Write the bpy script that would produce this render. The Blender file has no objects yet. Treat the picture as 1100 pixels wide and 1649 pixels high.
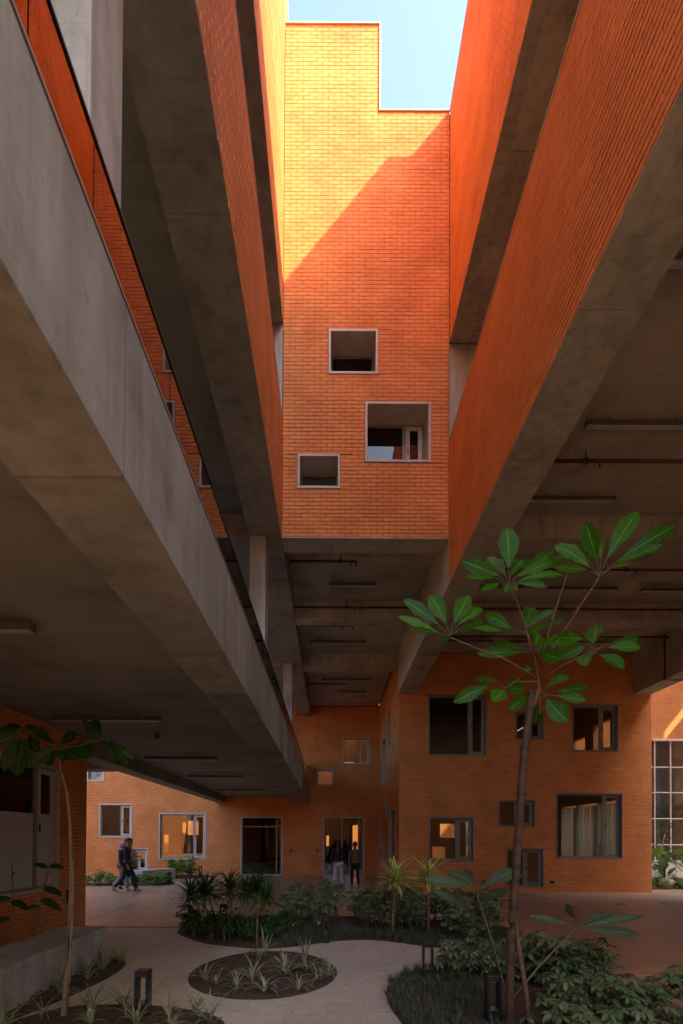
import bpy, bmesh, math, random
from mathutils import Vector, Matrix
R = random.Random(7)
sc = bpy.context.scene
# ------------------------------------------------------------------ camera
cam_d = bpy.data.cameras.new("camera"); cam = bpy.data.objects.new("camera", cam_d)
sc.collection.objects.link(cam); sc.camera = cam
PITCH, ROLL = 0.0144, -0.0052
cp, sp = math.cos(PITCH), math.sin(PITCH); cr, sr = math.cos(ROLL), math.sin(ROLL)
fwd = Vector((0, cp, sp)); up0 = Vector((0, -sp, cp)); rt0 = Vector((1, 0, 0))
rt = rt0 * cr - up0 * sr; up = rt0 * sr + up0 * cr
M = Matrix((rt, up, -fwd)).transposed().to_4x4(); M.translation = (0, 0, 1.74)
cam.matrix_world = M
cam_d.sensor_fit = 'VERTICAL'; cam_d.sensor_height = 36; cam_d.sensor_width = 24
cam_d.lens = 870 * 36 / 1649
cam_d.shift_x = (550 - 531.3) / 1649; cam_d.shift_y = (1337.55 - 824.5) / 1649
cam_d.clip_start = 0.05; cam_d.clip_end = 2000
# ------------------------------------------------------------------ light
SUN = Vector((1, -.7, 1.235)).normalized()
world = bpy.data.worlds.new("World"); sc.world = world; world.use_nodes = True
wn = world.node_tree; sky = wn.nodes.new("ShaderNodeTexSky"); sky.sky_type = 'NISHITA'; sky.sun_disc = False
sky.sun_elevation = math.asin(SUN.z); sky.sun_rotation = math.atan2(SUN.x, SUN.y)
sky.air_density = 1.0; sky.dust_density = 4.5; sky.ozone_density = 3.0; sky.altitude = 50
bg = wn.nodes["Background"]; wn.links.new(sky.outputs[0], bg.inputs[0]); bg.inputs[1].default_value = 0.08
sl = bpy.data.lights.new("sun", 'SUN'); sl.energy = 2.0; sl.angle = math.radians(0.5); sl.color = (1.0, 0.74, 0.44)
so = bpy.data.objects.new("sun", sl); sc.collection.objects.link(so)
so.rotation_euler = (-SUN).to_track_quat('-Z', 'Y').to_euler(); so.location = (20, -20, 30)
sc.view_settings.view_transform = 'Standard'; sc.view_settings.look = 'None'
sc.view_settings.exposure = 3.1; sc.view_settings.gamma = 1.0
sc.cycles.max_bounces = 12; sc.cycles.diffuse_bounces = 7; sc.cycles.glossy_bounces = 4
sc.cycles.transparent_max_bounces = 12; sc.cycles.transmission_bounces = 6
sc.cycles.sample_clamp_indirect = 8.0; sc.cycles.caustics_reflective = False; sc.cycles.caustics_refractive = False

# ------------------------------------------------------------------ materials
def newmat(name):
    m = bpy.data.materials.new(name); m.use_nodes = True
    return m, m.node_tree.nodes, m.node_tree.links, m.node_tree.nodes["Principled BSDF"]
def mix_rgb(n, l, a, b, fac, mode='MIX'):
    x = n.new("ShaderNodeMix"); x.data_type = 'RGBA'; x.blend_type = mode
    for s, v in ((0, fac), (6, a), (7, b)):
        if hasattr(v, 'links'): l.new(v, x.inputs[s])
        else: x.inputs[s].default_value = v if s == 0 else (*v, 1)[:4]
    return x.outputs[2]
def noise(n, l, scale, detail=4, rough=.55, vec=None, mscale=None):
    t = n.new("ShaderNodeTexNoise"); t.inputs['Scale'].default_value = scale
    t.inputs['Detail'].default_value = detail; t.inputs['Roughness'].default_value = rough
    c = n.new("ShaderNodeTexCoord"); src = c.outputs['Object'] if vec is None else vec
    if vec is None:
        g = n.new("ShaderNodeNewGeometry"); src = g.outputs['Position']
    if mscale:
        mp = n.new("ShaderNodeMapping"); mp.inputs['Scale'].default_value = mscale; l.new(src, mp.inputs[0]); src = mp.outputs[0]
    l.new(src, t.inputs['Vector'])
    return t.outputs[0]
def ramp(n, l, fac, stops):
    r = n.new("ShaderNodeValToRGB"); e = r.color_ramp.elements
    while len(e) < len(stops): e.new(0.5)
    for i, (p, c) in enumerate(stops):
        e[i].position = p; e[i].color = (*c, 1) if len(c) == 3 else c
    l.new(fac, r.inputs[0]); return r.outputs[0]
def bump(n, l, bsdf, h, strength=.2, dist=.01):
    b = n.new("ShaderNodeBump"); b.inputs['Strength'].default_value = strength; b.inputs['Distance'].default_value = dist
    l.new(h, b.inputs['Height']); l.new(b.outputs[0], bsdf.inputs['Normal'])

def brick_material(name, tint=(1, 1, 1)):
    m, n, l, b = newmat(name)
    g = n.new("ShaderNodeNewGeometry"); oi = n.new("ShaderNodeObjectInfo")
    ad = n.new("ShaderNodeMath"); ad.operation = 'ADD'; l.new(g.outputs['Random Per Island'], ad.inputs[0]); l.new(oi.outputs['Random'], ad.inputs[1])
    fr = n.new("ShaderNodeMath"); fr.operation = 'FRACT'; l.new(ad.outputs[0], fr.inputs[0])
    T = lambda c: tuple(c[i] * tint[i] for i in range(3))
    c = ramp(n, l, fr.outputs[0], [(0, T((.67, .258, .088))), (.35, T((.71, .28, .10))), (.8, T((.73, .292, .108))), (.95, T((.65, .245, .084))), (1, T((.66, .33, .125)))])
    s = ramp(n, l, noise(n, l, 1.3, 6, .65), [(.35, (.80, .78, .76)), (.62, (1, 1, 1))])
    c = mix_rgb(n, l, c, s, 1.0, 'MULTIPLY')
    ef = ramp(n, l, noise(n, l, 2.6, 8, .75), [(.66, (0, 0, 0)), (.80, (.45, .45, .45))])
    c = mix_rgb(n, l, c, (.62, .50, .40), ef)
    l.new(c, b.inputs['Base Color']); b.inputs['Roughness'].default_value = .72
    b.inputs['Specular IOR Level'].default_value = .10
    bump(n, l, b, noise(n, l, 90, 3), .25, .004)
    return m
def concrete_material(name, col, streak=True, rough=.75):
    m, n, l, b = newmat(name)
    a = tuple(x * .62 for x in col); d = tuple(min(1, x * 1.18) for x in col)
    c = ramp(n, l, noise(n, l, 1.1, 8, .68), [(.30, a), (.5, col), (.72, d)])
    if streak:
        s = ramp(n, l, noise(n, l, 2.2, 5, .6, None, (3, 3, .28)), [(.32, (.70, .68, .65)), (.58, (1, 1, 1))])
        c = mix_rgb(n, l, c, s, .8, 'MULTIPLY')
        w = noise(n, l, 6, 3, .5, None, (.25, 2.2, 2.2)); w2 = ramp(n, l, w, [(.62, (1, 1, 1)), (.72, (.82, .80, .78))])
        c = mix_rgb(n, l, c, w2, .8, 'MULTIPLY')
    v = n.new("ShaderNodeTexVoronoi"); v.inputs['Scale'].default_value = 9
    g = n.new("ShaderNodeNewGeometry"); l.new(g.outputs['Position'], v.inputs['Vector'])
    h = ramp(n, l, v.outputs['Distance'], [(.03, (.45, .45, .45)), (.07, (1, 1, 1))])
    c = mix_rgb(n, l, c, h, .7, 'MULTIPLY')
    v2 = n.new("ShaderNodeTexVoronoi"); v2.inputs['Scale'].default_value = 38; l.new(g.outputs['Position'], v2.inputs['Vector'])
    c = mix_rgb(n, l, c, ramp(n, l, v2.outputs['Distance'], [(.06, (.5, .48, .45)), (.12, (1, 1, 1))]), .6, 'MULTIPLY')
    sx = n.new("ShaderNodeSeparateXYZ"); l.new(g.outputs['Position'], sx.inputs[0])
    for ax, per in ((1, 1.22), (0, 2.44)):
        md = n.new("ShaderNodeMath"); md.operation = 'PINGPONG'; l.new(sx.outputs[ax], md.inputs[0]); md.inputs[1].default_value = per
        c = mix_rgb(n, l, c, ramp(n, l, md.outputs[0], [(.0, (.62, .60, .57)), (.006, (.70, .68, .65)), (.010, (1.04, 1.04, 1.03)), (.03, (1, 1, 1))]), .75, 'MULTIPLY')
    pv = n.new("ShaderNodeMapping"); pv.inputs['Scale'].default_value = (.41, .82, .4); l.new(g.outputs['Position'], pv.inputs[0])
    wn_ = n.new("ShaderNodeTexWhiteNoise"); sn = n.new("ShaderNodeVectorMath"); sn.operation = 'FLOOR'; l.new(pv.outputs[0], sn.inputs[0]); l.new(sn.outputs[0], wn_.inputs['Vector'])
    c = mix_rgb(n, l, c, ramp(n, l, wn_.outputs['Value'], [(0, (.86, .86, .85)), (1, (1.06, 1.05, 1.03))]), 1.0, 'MULTIPLY')
    l.new(c, b.inputs['Base Color']); b.inputs['Roughness'].default_value = rough; b.inputs['Specular IOR Level'].default_value = .3
    bump(n, l, b, noise(n, l, 14, 8, .7), .35, .01)
    return m
def plain(name, col, rough=.5, metal=0, var=.15, scale=8):
    m, n, l, b = newmat(name)
    c = ramp(n, l, noise(n, l, scale, 5), [(.3, tuple(x * (1 - var) for x in col)), (.7, tuple(min(1, x * (1 + var)) for x in col))])
    l.new(c, b.inputs['Base Color']); b.inputs['Roughness'].default_value = rough; b.inputs['Metallic'].default_value = metal
    return m
def leaf_material(name, dark, light, trans=.35, rough=.42, stripe=None, veins=False, spec=.22):
    m, n, l, b = newmat(name)
    g = n.new("ShaderNodeNewGeometry"); oi = n.new("ShaderNodeObjectInfo")
    ad = n.new("ShaderNodeMath"); ad.operation = 'ADD'; l.new(g.outputs['Random Per Island'], ad.inputs[0]); l.new(oi.outputs['Random'], ad.inputs[1])
    fr = n.new("ShaderNodeMath"); fr.operation = 'FRACT'; l.new(ad.outputs[0], fr.inputs[0])
    c = ramp(n, l, fr.outputs[0], [(0, dark), (1, light)])
    c = mix_rgb(n, l, c, ramp(n, l, noise(n, l, 30, 4), [(.35, (.75, .8, .7)), (.65, (1, 1, 1))]), 1.0, 'MULTIPLY')
    if veins:
        uv = n.new("ShaderNodeUVMap"); s2 = n.new("ShaderNodeSeparateXYZ"); l.new(uv.outputs[0], s2.inputs[0])
        e = n.new("ShaderNodeMath"); e.operation = 'ABSOLUTE'; l.new(s2.outputs[0], e.inputs[0])
        c = mix_rgb(n, l, c, tuple(min(1, x * 2.2 + .02) for x in light), ramp(n, l, e.outputs[0], [(.03, (.8, .8, .8)), (.09, (0, 0, 0))]))
        q = n.new("ShaderNodeMath"); q.operation = 'MULTIPLY_ADD'; l.new(e.outputs[0], q.inputs[0]); q.inputs[1].default_value = -.28; l.new(s2.outputs[1], q.inputs[2])
        w_ = n.new("ShaderNodeMath"); w_.operation = 'PINGPONG'; l.new(q.outputs[0], w_.inputs[0]); w_.inputs[1].default_value = .045
        c = mix_rgb(n, l, c, tuple(x * 1.9 + .01 for x in light), ramp(n, l, w_.outputs[0], [(.002, (.45, .45, .45)), (.009, (0, 0, 0))]))
        c = mix_rgb(n, l, c, (.20, .15, .05), ramp(n, l, noise(n, l, 9, 5, .7), [(.66, (0, 0, 0)), (.74, (.55, .55, .55))]))
        bump(n, l, b, w_.outputs[0], .25, .02)
    if stripe:
        uv = n.new("ShaderNodeUVMap"); sp_ = n.new("ShaderNodeSeparateXYZ"); l.new(uv.outputs[0], sp_.inputs[0])
        e = n.new("ShaderNodeMath"); e.operation = 'ABSOLUTE'; l.new(sp_.outputs[0], e.inputs[0])
        k = ramp(n, l, e.outputs[0], [(stripe[1], (0, 0, 0)), (stripe[1] + .12, (1, 1, 1))])
        c = mix_rgb(n, l, c, stripe[0], k)
    l.new(c, b.inputs['Base Color']); b.inputs['Roughness'].default_value = rough; b.inputs['Specular IOR Level'].default_value = spec
    t = n.new("ShaderNodeBsdfTranslucent"); l.new(c, t.inputs[0])
    mx = n.new("ShaderNodeMixShader"); mx.inputs[0].default_value = trans
    l.new(b.outputs[0], mx.inputs[1]); l.new(t.outputs[0], mx.inputs[2]); l.new(mx.outputs[0], n["Material Output"].inputs[0])
    return m
def glass_material(name, tint=(.85, .88, .86), ior=1.52, rough=0.0):
    m = bpy.data.materials.new(name); m.use_nodes = True; n, l = m.node_tree.nodes, m.node_tree.links
    n.remove(n["Principled BSDF"])
    t = n.new("ShaderNodeBsdfTransparent"); t.inputs[0].default_value = (*tint, 1)
    g = n.new("ShaderNodeBsdfGlossy"); g.inputs['Roughness'].default_value = rough
    f = n.new("ShaderNodeFresnel"); f.inputs['IOR'].default_value = ior
    mx = n.new("ShaderNodeMixShader"); l.new(f.outputs[0], mx.inputs[0]); l.new(t.outputs[0], mx.inputs[1]); l.new(g.outputs[0], mx.inputs[2])
    l.new(mx.outputs[0], n["Material Output"].inputs[0])
    return m
def brick_texture_material(name):
    m, n, l, b = newmat(name)
    g = n.new("ShaderNodeNewGeometry"); s = n.new("ShaderNodeSeparateXYZ"); l.new(g.outputs['Position'], s.inputs[0])
    a = n.new("ShaderNodeMath"); a.operation = 'ADD'; l.new(s.outputs[0], a.inputs[0]); l.new(s.outputs[1], a.inputs[1])
    c = n.new("ShaderNodeCombineXYZ"); l.new(a.outputs[0], c.inputs[0]); l.new(s.outputs[2], c.inputs[1])
    t = n.new("ShaderNodeTexBrick"); l.new(c.outputs[0], t.inputs['Vector']); t.inputs['Scale'].default_value = 1
    t.inputs['Brick Width'].default_value = .2415; t.inputs['Row Height'].default_value = .0752; t.inputs['Mortar Size'].default_value = .006
    t.inputs['Color1'].default_value = (.60, .24, .065, 1); t.inputs['Color2'].default_value = (.66, .28, .075, 1); t.inputs['Mortar'].default_value = (.20, .075, .03, 1)
    k = mix_rgb(n, l, t.outputs[0], ramp(n, l, noise(n, l, .9, 6), [(.35, (.8, .78, .76)), (.62, (1, 1, 1))]), 1.0, 'MULTIPLY')
    l.new(k, b.inputs['Base Color']); b.inputs['Roughness'].default_value = .75
    bump(n, l, b, t.outputs['Fac'], .3, -.006)
    return m

MAT = dict(
    brick=brick_material("terracotta_brick"), mortar=plain("mortar", (.12, .048, .024), .9), dark_mortar=plain("dark_mortar", (.045, .018, .009), .95),
    brick_far=brick_texture_material("terracotta_brickwork"),
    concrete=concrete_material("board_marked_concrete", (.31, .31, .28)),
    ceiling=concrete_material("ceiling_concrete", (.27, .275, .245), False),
    lit_concrete=concrete_material("board_marked_concrete", (.47, .45, .375)), lit_ceiling=concrete_material("ceiling_concrete", (.43, .40, .315), False),  # brighter copies of the same concretes, light put into their colour
    pale=concrete_material("pale_concrete", (.46, .46, .43)),
    frame=plain("grey_window_frame", (.47, .44, .38), .5), sash=plain("bronze_grey_sash", (.22, .205, .17), .45),
    coping=plain("stone_coping", (.45, .38, .30), .7),
    glass=glass_material("window_glass", (.74, .77, .75), 1.75), rail_glass=glass_material("balustrade_glass", (.62, .68, .66), 3.2),
    frosted=None, plaster=plain("room_plaster", (.075, .055, .042), .9), white=leaf_material("white_blind_or_fill", (.72, .72, .68), (.76, .76, .72), .6, .7),
    black=plain("black_powder_coat", (.016, .017, .020), .4), steel=plain("dark_steel", (.05, .047, .045), .4, .6),
    lightgrey=plain("grey_luminaire", (.10, .09, .08), .45), diffuser=plain("opal_diffuser", (.42, .41, .39), .4),
    redpipe=plain("red_painted_pipe", (.11, .016, .012), .45), soil=plain("garden_soil", (.060, .036, .022), .95, 0, .5, 25),
    bark=plain("brown_bark", (.17, .095, .05), .85, 0, .4, 30), palebark=plain("pale_bark", (.22, .155, .09), .8, 0, .35, 30),
    greenstem=plain("green_stem", (.12, .10, .045), .6), rubber=plain("black_irrigation_hose", (.02, .02, .02), .5),
    mullion=plain("white_mullion", (.62, .58, .52), .4), boulder=plain("sand_stone_boulder", (.42, .32, .2), .9, 0, .3, 6),
    wood=plain("weathered_wood", (.075, .042, .024), .85, 0, .4, 14),
)
m, n, l, b = newmat("frosted_glass"); MAT['frosted'] = m
b.inputs['Base Color'].default_value = (.44, .45, .41, 1); b.inputs['Roughness'].default_value = .35
m, n, l, b = newmat("paver_stone"); MAT['paver'] = m
oi = n.new("ShaderNodeObjectInfo")
c = ramp(n, l, oi.outputs['Random'], [(0, (.47, .42, .335)), (.5, (.55, .495, .395)), (1, (.51, .455, .36))])
c = mix_rgb(n, l, c, ramp(n, l, noise(n, l, 5, 8, .7), [(.3, (.78, .76, .74)), (.65, (1, 1, 1))]), 1.0, 'MULTIPLY')
l.new(c, b.inputs['Base Color']); b.inputs['Roughness'].default_value = .62; bump(n, l, b, noise(n, l, 60, 4), .2, .004)
m, n, l, b = newmat("polished_paving"); MAT['plaza'] = m
c = ramp(n, l, noise(n, l, .7, 7, .62), [(.3, (.33, .225, .14)), (.55, (.42, .285, .175)), (.75, (.46, .325, .21))])
c = mix_rgb(n, l, c, ramp(n, l, noise(n, l, 22, 6, .7), [(.3, (.86, .85, .84)), (.6, (1, 1, 1))]), 1.0, 'MULTIPLY')
l.new(c, b.inputs['Base Color'])
rr = ramp(n, l, noise(n, l, 1.6, 5), [(.3, (.26,) * 3), (.7, (.46,) * 3)]); l.new(rr, b.inputs['Roughness'])

# ------------------------------------------------------------------ object helpers
COL = sc.collection
ROOT = {}
def tag(o, label=None, cat=None, group=None, kind=None):
    for k, v in (('label', label), ('category', cat), ('group', group), ('kind', kind)):
        if v: o[k] = v
    return o
def thing(name, label, cat, loc=(0, 0, 0), group=None):
    o = bpy.data.objects.new(name, None); COL.objects.link(o); o.location = loc; o.empty_display_size = .2
    ROOT[o] = Vector(loc); return tag(o, label, cat, group)
def off(o):
    while o is not None and o not in ROOT: o = o.parent
    return ROOT[o] if o is not None else Vector((0, 0, 0))
class MB:
    def __init__(s): s.v = []; s.f = []; s.uv = None
    def quad(s, pts): i = len(s.v); s.v += [tuple(p) for p in pts]; s.f.append(tuple(range(i, i + len(pts))))
    def hexa(s, p):   # 8 points: bottom ring 0-3, top ring 4-7
        i = len(s.v); s.v += [tuple(q) for q in p]
        s.f += [tuple(i + k for k in f) for f in ((0, 3, 2, 1), (4, 5, 6, 7), (0, 1, 5, 4), (1, 2, 6, 5), (2, 3, 7, 6), (3, 0, 4, 7))]
    def box(s, x0, x1, y0, y1, z0, z1):
        s.hexa([(x0, y0, z0), (x1, y0, z0), (x1, y1, z0), (x0, y1, z0), (x0, y0, z1), (x1, y0, z1), (x1, y1, z1), (x0, y1, z1)])
    def fbox(s, F, u0, u1, d0, d1, z0, z1):
        s.hexa([F(u0, d0, z0), F(u1, d0, z0), F(u1, d1, z0), F(u0, d1, z0), F(u0, d0, z1), F(u1, d0, z1), F(u1, d1, z1), F(u0, d1, z1)])
    def tube(s, pts, rad, n=7, cap=True):
        pts = [Vector(p) for p in pts]; rings = []
        for i, p in enumerate(pts):
            t = (pts[min(i + 1, len(pts) - 1)] - pts[max(i - 1, 0)]).normalized()
            a = t.cross(Vector((0, 0, 1))); a = a if a.length > .05 else t.cross(Vector((1, 0, 0))); a.normalize(); b_ = t.cross(a)
            r = rad[i] if isinstance(rad, (list, tuple)) else rad; k = len(s.v)
            s.v += [tuple(p + a * (r * math.cos(2 * math.pi * j / n)) + b_ * (r * math.sin(2 * math.pi * j / n))) for j in range(n)]
            rings.append(k)
        for a, c in zip(rings, rings[1:]):
            s.f += [(a + j, a + (j + 1) % n, c + (j + 1) % n, c + j) for j in range(n)]
        if cap: s.f += [tuple(range(rings[0], rings[0] + n))[::-1], tuple(range(rings[-1], rings[-1] + n))]
    def build(s, name, mat, parent=None, kind=None, smooth=False, bevel=0, label=None, world=True):
        o_ = off(parent) if world else Vector((0, 0, 0))
        me = bpy.data.meshes.new(name); me.from_pydata([(a - o_.x, b_ - o_.y, c - o_.z) for a, b_, c in s.v], [], s.f)
        bm = bmesh.new(); bm.from_mesh(me)
        if s.uv:
            L = bm.loops.layers.uv.new("UVMap"); bm.verts.ensure_lookup_table()
            for f in bm.faces:
                for lp in f.loops: lp[L].uv = s.uv[lp.vert.index]
        else: bmesh.ops.recalc_face_normals(bm, faces=bm.faces)
        bm.to_mesh(me); bm.free(); me.materials.append(mat)
        if smooth: me.shade_smooth()
        ob = bpy.data.objects.new(name, me); COL.objects.link(ob); ob.parent = parent
        if bevel:
            md = ob.modifiers.new("edge", 'BEVEL'); md.width = bevel; md.segments = 2; md.limit_method = 'ANGLE'
        if kind: ob['kind'] = kind
        if label: ob['label'] = label
        return ob
def copy_tree(o, parent=None):
    c = o.copy(); COL.objects.link(c)
    if parent: c.parent = parent
    for ch in list(o.children): copy_tree(ch, c)
    return c
def frame(O, U, N):
    O, U, N = Vector(O), Vector(U), Vector(N)
    def F(u, d, z): return (O.x + U.x * u + N.x * d, O.y + U.y * u + N.y * d, z)
    F.U, F.N = U, N; return F
F_TOWER = frame((0, 10.22, 0), (1, 0, 0), (0, -1, 0)); F_RIGHT = frame((2.242, 0, 0), (0, 1, 0), (-1, 0, 0))
F_LEFT = frame((-.948, 0, 0), (0, 1, 0), (1, 0, 0)); F_BLOCK = frame((0, 17.93, 0), (1, 0, 0), (0, -1, 0))
F_SIDE = frame((2.29, 0, 0), (0, 1, 0), (-1, 0, 0)); F_FAR = frame((0, 25.2, 0), (1, 0, 0), (0, -1, 0))
F_ANNEX = frame((-4.85, 0, 0), (0, 1, 0), (1, 0, 0)); F_ANNEXEND = frame((0, 10.77, 0), (1, 0, 0), (0, 1, 0))

def subtract(rects, h):
    out = []
    a0, a1, c0, c1 = h
    for (u0, u1, z0, z1) in rects:
        if u1 <= a0 or u0 >= a1 or z1 <= c0 or z0 >= c1: out.append((u0, u1, z0, z1)); continue
        if z0 < c0: out.append((u0, u1, z0, c0))
        if z1 > c1: out.append((u0, u1, c1, z1))
        m0, m1 = max(z0, c0), min(z1, c1)
        if u0 < a0: out.append((u0, a0, m0, m1))
        if u1 > a1: out.append((a1, u1, m0, m1))
    return out
def project(p):
    v = Vector(p) - Vector((0, 0, 1.74)); y = v.dot(fwd)
    return (531.3 + 870 * v.dot(rt) / y, 1337.5 - 870 * v.dot(up) / y, y) if y > .3 else None
BL, BH, JT = .2415, .0752, .0092
BRICK_MESH = {}
def brick_mesh(k, JT=JT):
    key = (k, JT)
    if key not in BRICK_MESH:
        w, h, d = BL - JT * .95, BH - JT, .019; ch = .0022
        hw, hh = w / 2 - .0005 * k, h / 2 - .0003 * k
        v = [(-hw, d, -hh), (hw, d, -hh), (hw, d, hh), (-hw, d, hh), (-hw, ch, -hh), (hw, ch, -hh), (hw, ch, hh), (-hw, ch, hh),
             (-hw + ch, 0, -hh + ch), (hw - ch, 0, -hh + ch), (hw - ch, 0, hh - ch), (-hw + ch, 0, hh - ch)]
        f = [(8, 9, 10, 11)] + [(a, (a + 1) % 4, 4 + (a + 1) % 4, 4 + a) for a in range(4)] + [(4 + a, 4 + (a + 1) % 4, 8 + (a + 1) % 4, 8 + a) for a in range(4)]
        me = bpy.data.meshes.new("brick"); me.from_pydata(v, [], f); me.materials.append(MAT['brick']); BRICK_MESH[key] = me
    return BRICK_MESH[key]
def brick_wall(parent, F, u0, u1, z0, z1, holes=(), single=300, thick=.22, back=None, phase=0, JT=JT, mortar='mortar'):
    """core panels behind, then running-bond bricks proud of the mortar"""
    core = [(u0, u1, z0, z1)]
    for h in holes: core = subtract(core, h)
    mb = MB()
    for r in core: mb.fbox(F, r[0], r[1], -.015, -thick, r[2], r[3])
    mb.build("mortar_backing", MAT[mortar], parent)
    rng = random.Random(int(u0 * 100 + z1 * 10)); full = []; rest = []
    nrow = int(math.ceil((z1 - z0) / BH))
    for r in range(nrow):
        a = z0 + r * BH; c = min(a + BH, z1); u = u0 - (BL / 2 if (r + phase) % 2 else 0)
        hs = [h for h in holes if h[2] < c and h[3] > a]
        while u < u1:
            b0, b1 = max(u, u0), min(u + BL, u1); u += BL
            if b1 - b0 < .02: continue
            pcs = [(b0, b1, a, c)]
            for h in hs: pcs = subtract(pcs, h)
            for p in pcs:
                if p[1] - p[0] < .02 or p[3] - p[2] < .015: continue
                q = (p[0] + JT * .475, p[1] - JT * .475, p[2] + JT / 2, p[3] - JT / 2)
                if p == (b0, b1, a, c) and abs(b1 - b0 - BL) < 1e-5 and abs(c - a - BH) < 1e-5:
                    pr = project(F((q[0] + q[1]) / 2, 0, (q[2] + q[3]) / 2))
                    if single and pr and -10 < pr[0] < 1110 and -10 < pr[1] < 1660:
                        pa = project(F(q[0], 0, q[2])); pb = project(F(q[1], 0, q[3])); pc = project(F(q[1], 0, q[2]))
                        if pa and pb and pc:
                            area = abs((pb[0] - pa[0]) * (pc[1] - pa[1]) - (pb[1] - pa[1]) * (pc[0] - pa[0]))
                            full.append((area, q)); continue
                rest.append(q)
    full.sort(key=lambda t: -t[0])
    rest += [q for _, q in full[single:]]
    o_ = off(parent); ang = math.atan2(F.U.y, F.U.x)
    flip = (Vector((-math.sin(ang), math.cos(ang), 0)).dot(F.N) > 0)
    if flip: ang += math.pi
    for _, q in full[:single]:
        p = Vector(F((q[0] + q[1]) / 2, rng.uniform(-.0012, .0012), (q[2] + q[3]) / 2)) - o_
        ob = bpy.data.objects.new("brick", brick_mesh(rng.randrange(4), JT)); COL.objects.link(ob); ob.parent = parent
        ob.location = p; ob.rotation_euler = (rng.uniform(-.004, .004), 0, ang + rng.uniform(-.003, .003))
    mb = MB()
    for q in rest:
        d = rng.uniform(-.0015, .0012)
        e = [rng.uniform(-.0008, .0008) for _ in range(4)]
        i = len(mb.v); A, B, C_, D = q[0] + e[0], q[1] + e[1], q[2] + e[2], q[3] + e[3]
        mb.v += [F(A, d, C_), F(B, d, C_), F(B, d, D), F(A, d, D), F(A, -.019, C_), F(B, -.019, C_), F(B, -.019, D), F(A, -.019, D)]
        mb.f += [(i, i + 1, i + 2, i + 3), (i, i + 4, i + 5, i + 1), (i + 1, i + 5, i + 6, i + 2), (i + 2, i + 6, i + 7, i + 3), (i + 3, i + 7, i + 4, i)]
    if mb.v: mb.build("brickwork", MAT['brick'], parent, kind='stuff')
def bars(mb, F, u0, u1, z0, z1, w, d0, d1, wz=None):
    wz = wz or w
    mb.fbox(F, u0, u0 + w, d0, d1, z0, z1); mb.fbox(F, u1 - w, u1, d0, d1, z0, z1)
    mb.fbox(F, u0 + w, u1 - w, d0, d1, z0, z0 + wz); mb.fbox(F, u0 + w, u1 - w, d0, d1, z1 - wz, z1)
def window(parent, F, h, recess=.14, split=.68, style='casement', lining=.045, frosted=None, name="window", lm='frame'):
    u0, u1, z0, z1 = h[0] + .003, h[1] - .003, h[2] + .003, h[3] - .003
    mb = MB(); bars(mb, F, u0, u1, z0, z1, lining, .016, -recess - .02)
    w = mb.build(name, MAT[lm], parent, bevel=.004)
    a0, a1, c0, c1 = u0 + lining + .002, u1 - lining - .002, z0 + lining + .002, z1 - lining - .002
    fw = .035; mb = MB(); bars(mb, F, a0, a1, c0, c1, fw, -recess + .03, -recess - .015)
    if style == 'casement':
        us = a0 + (a1 - a0) * split; mb.fbox(F, us - .035, us + .035, -recess + .035, -recess - .012, c0 + fw, c1 - fw)
    mb.build("window_frame", MAT['sash'], w, bevel=.003)
    def pane(x0, x1, y0, y1, d, mat=MAT['glass']):
        p = MB(); p.fbox(F, x0, x1, d, d - .008, y0, y1); p.build("pane", mat, w)
    def glaze(x0, x1, y0, y1, d):
        if frosted and y0 < frosted < y1:
            pane(x0, x1, y0, frosted, d, MAT['frosted']); pane(x0, x1, frosted + .001, y1, d)
        else: pane(x0, x1, y0, y1, d)
    if style == 'casement':
        glaze(a0 + fw, us - .035, c0 + fw, c1 - fw, -recess)
        s0, s1 = us + .04, a1 - fw - .004; sw = min(.075, (s1 - s0) * .3)
        mb = MB(); bars(mb, F, s0, s1, c0 + fw + .004, c1 - fw - .004, sw, -recess + .045, -recess + .004)
        mb.build("sash", MAT[lm], w, bevel=.003)
        glaze(s0 + sw, s1 - sw, c0 + fw + sw, c1 - fw - sw, -recess + .02)
        hb = MB(); hb.fbox(F, s0 + sw * .3, s0 + sw * .6, -recess + .07, -recess + .046, (c0 + c1) / 2 - .07, (c0 + c1) / 2 + .07); hb.build("handle", MAT['steel'], w)
    elif style == 'fixed': glaze(a0 + fw, a1 - fw, c0 + fw, c1 - fw, -recess)
    return w
def slab_box(parent, name, mat, *b, bevel=0):
    mb = MB(); mb.box(*b); return mb.build(name, mat, parent, bevel=bevel)
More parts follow.
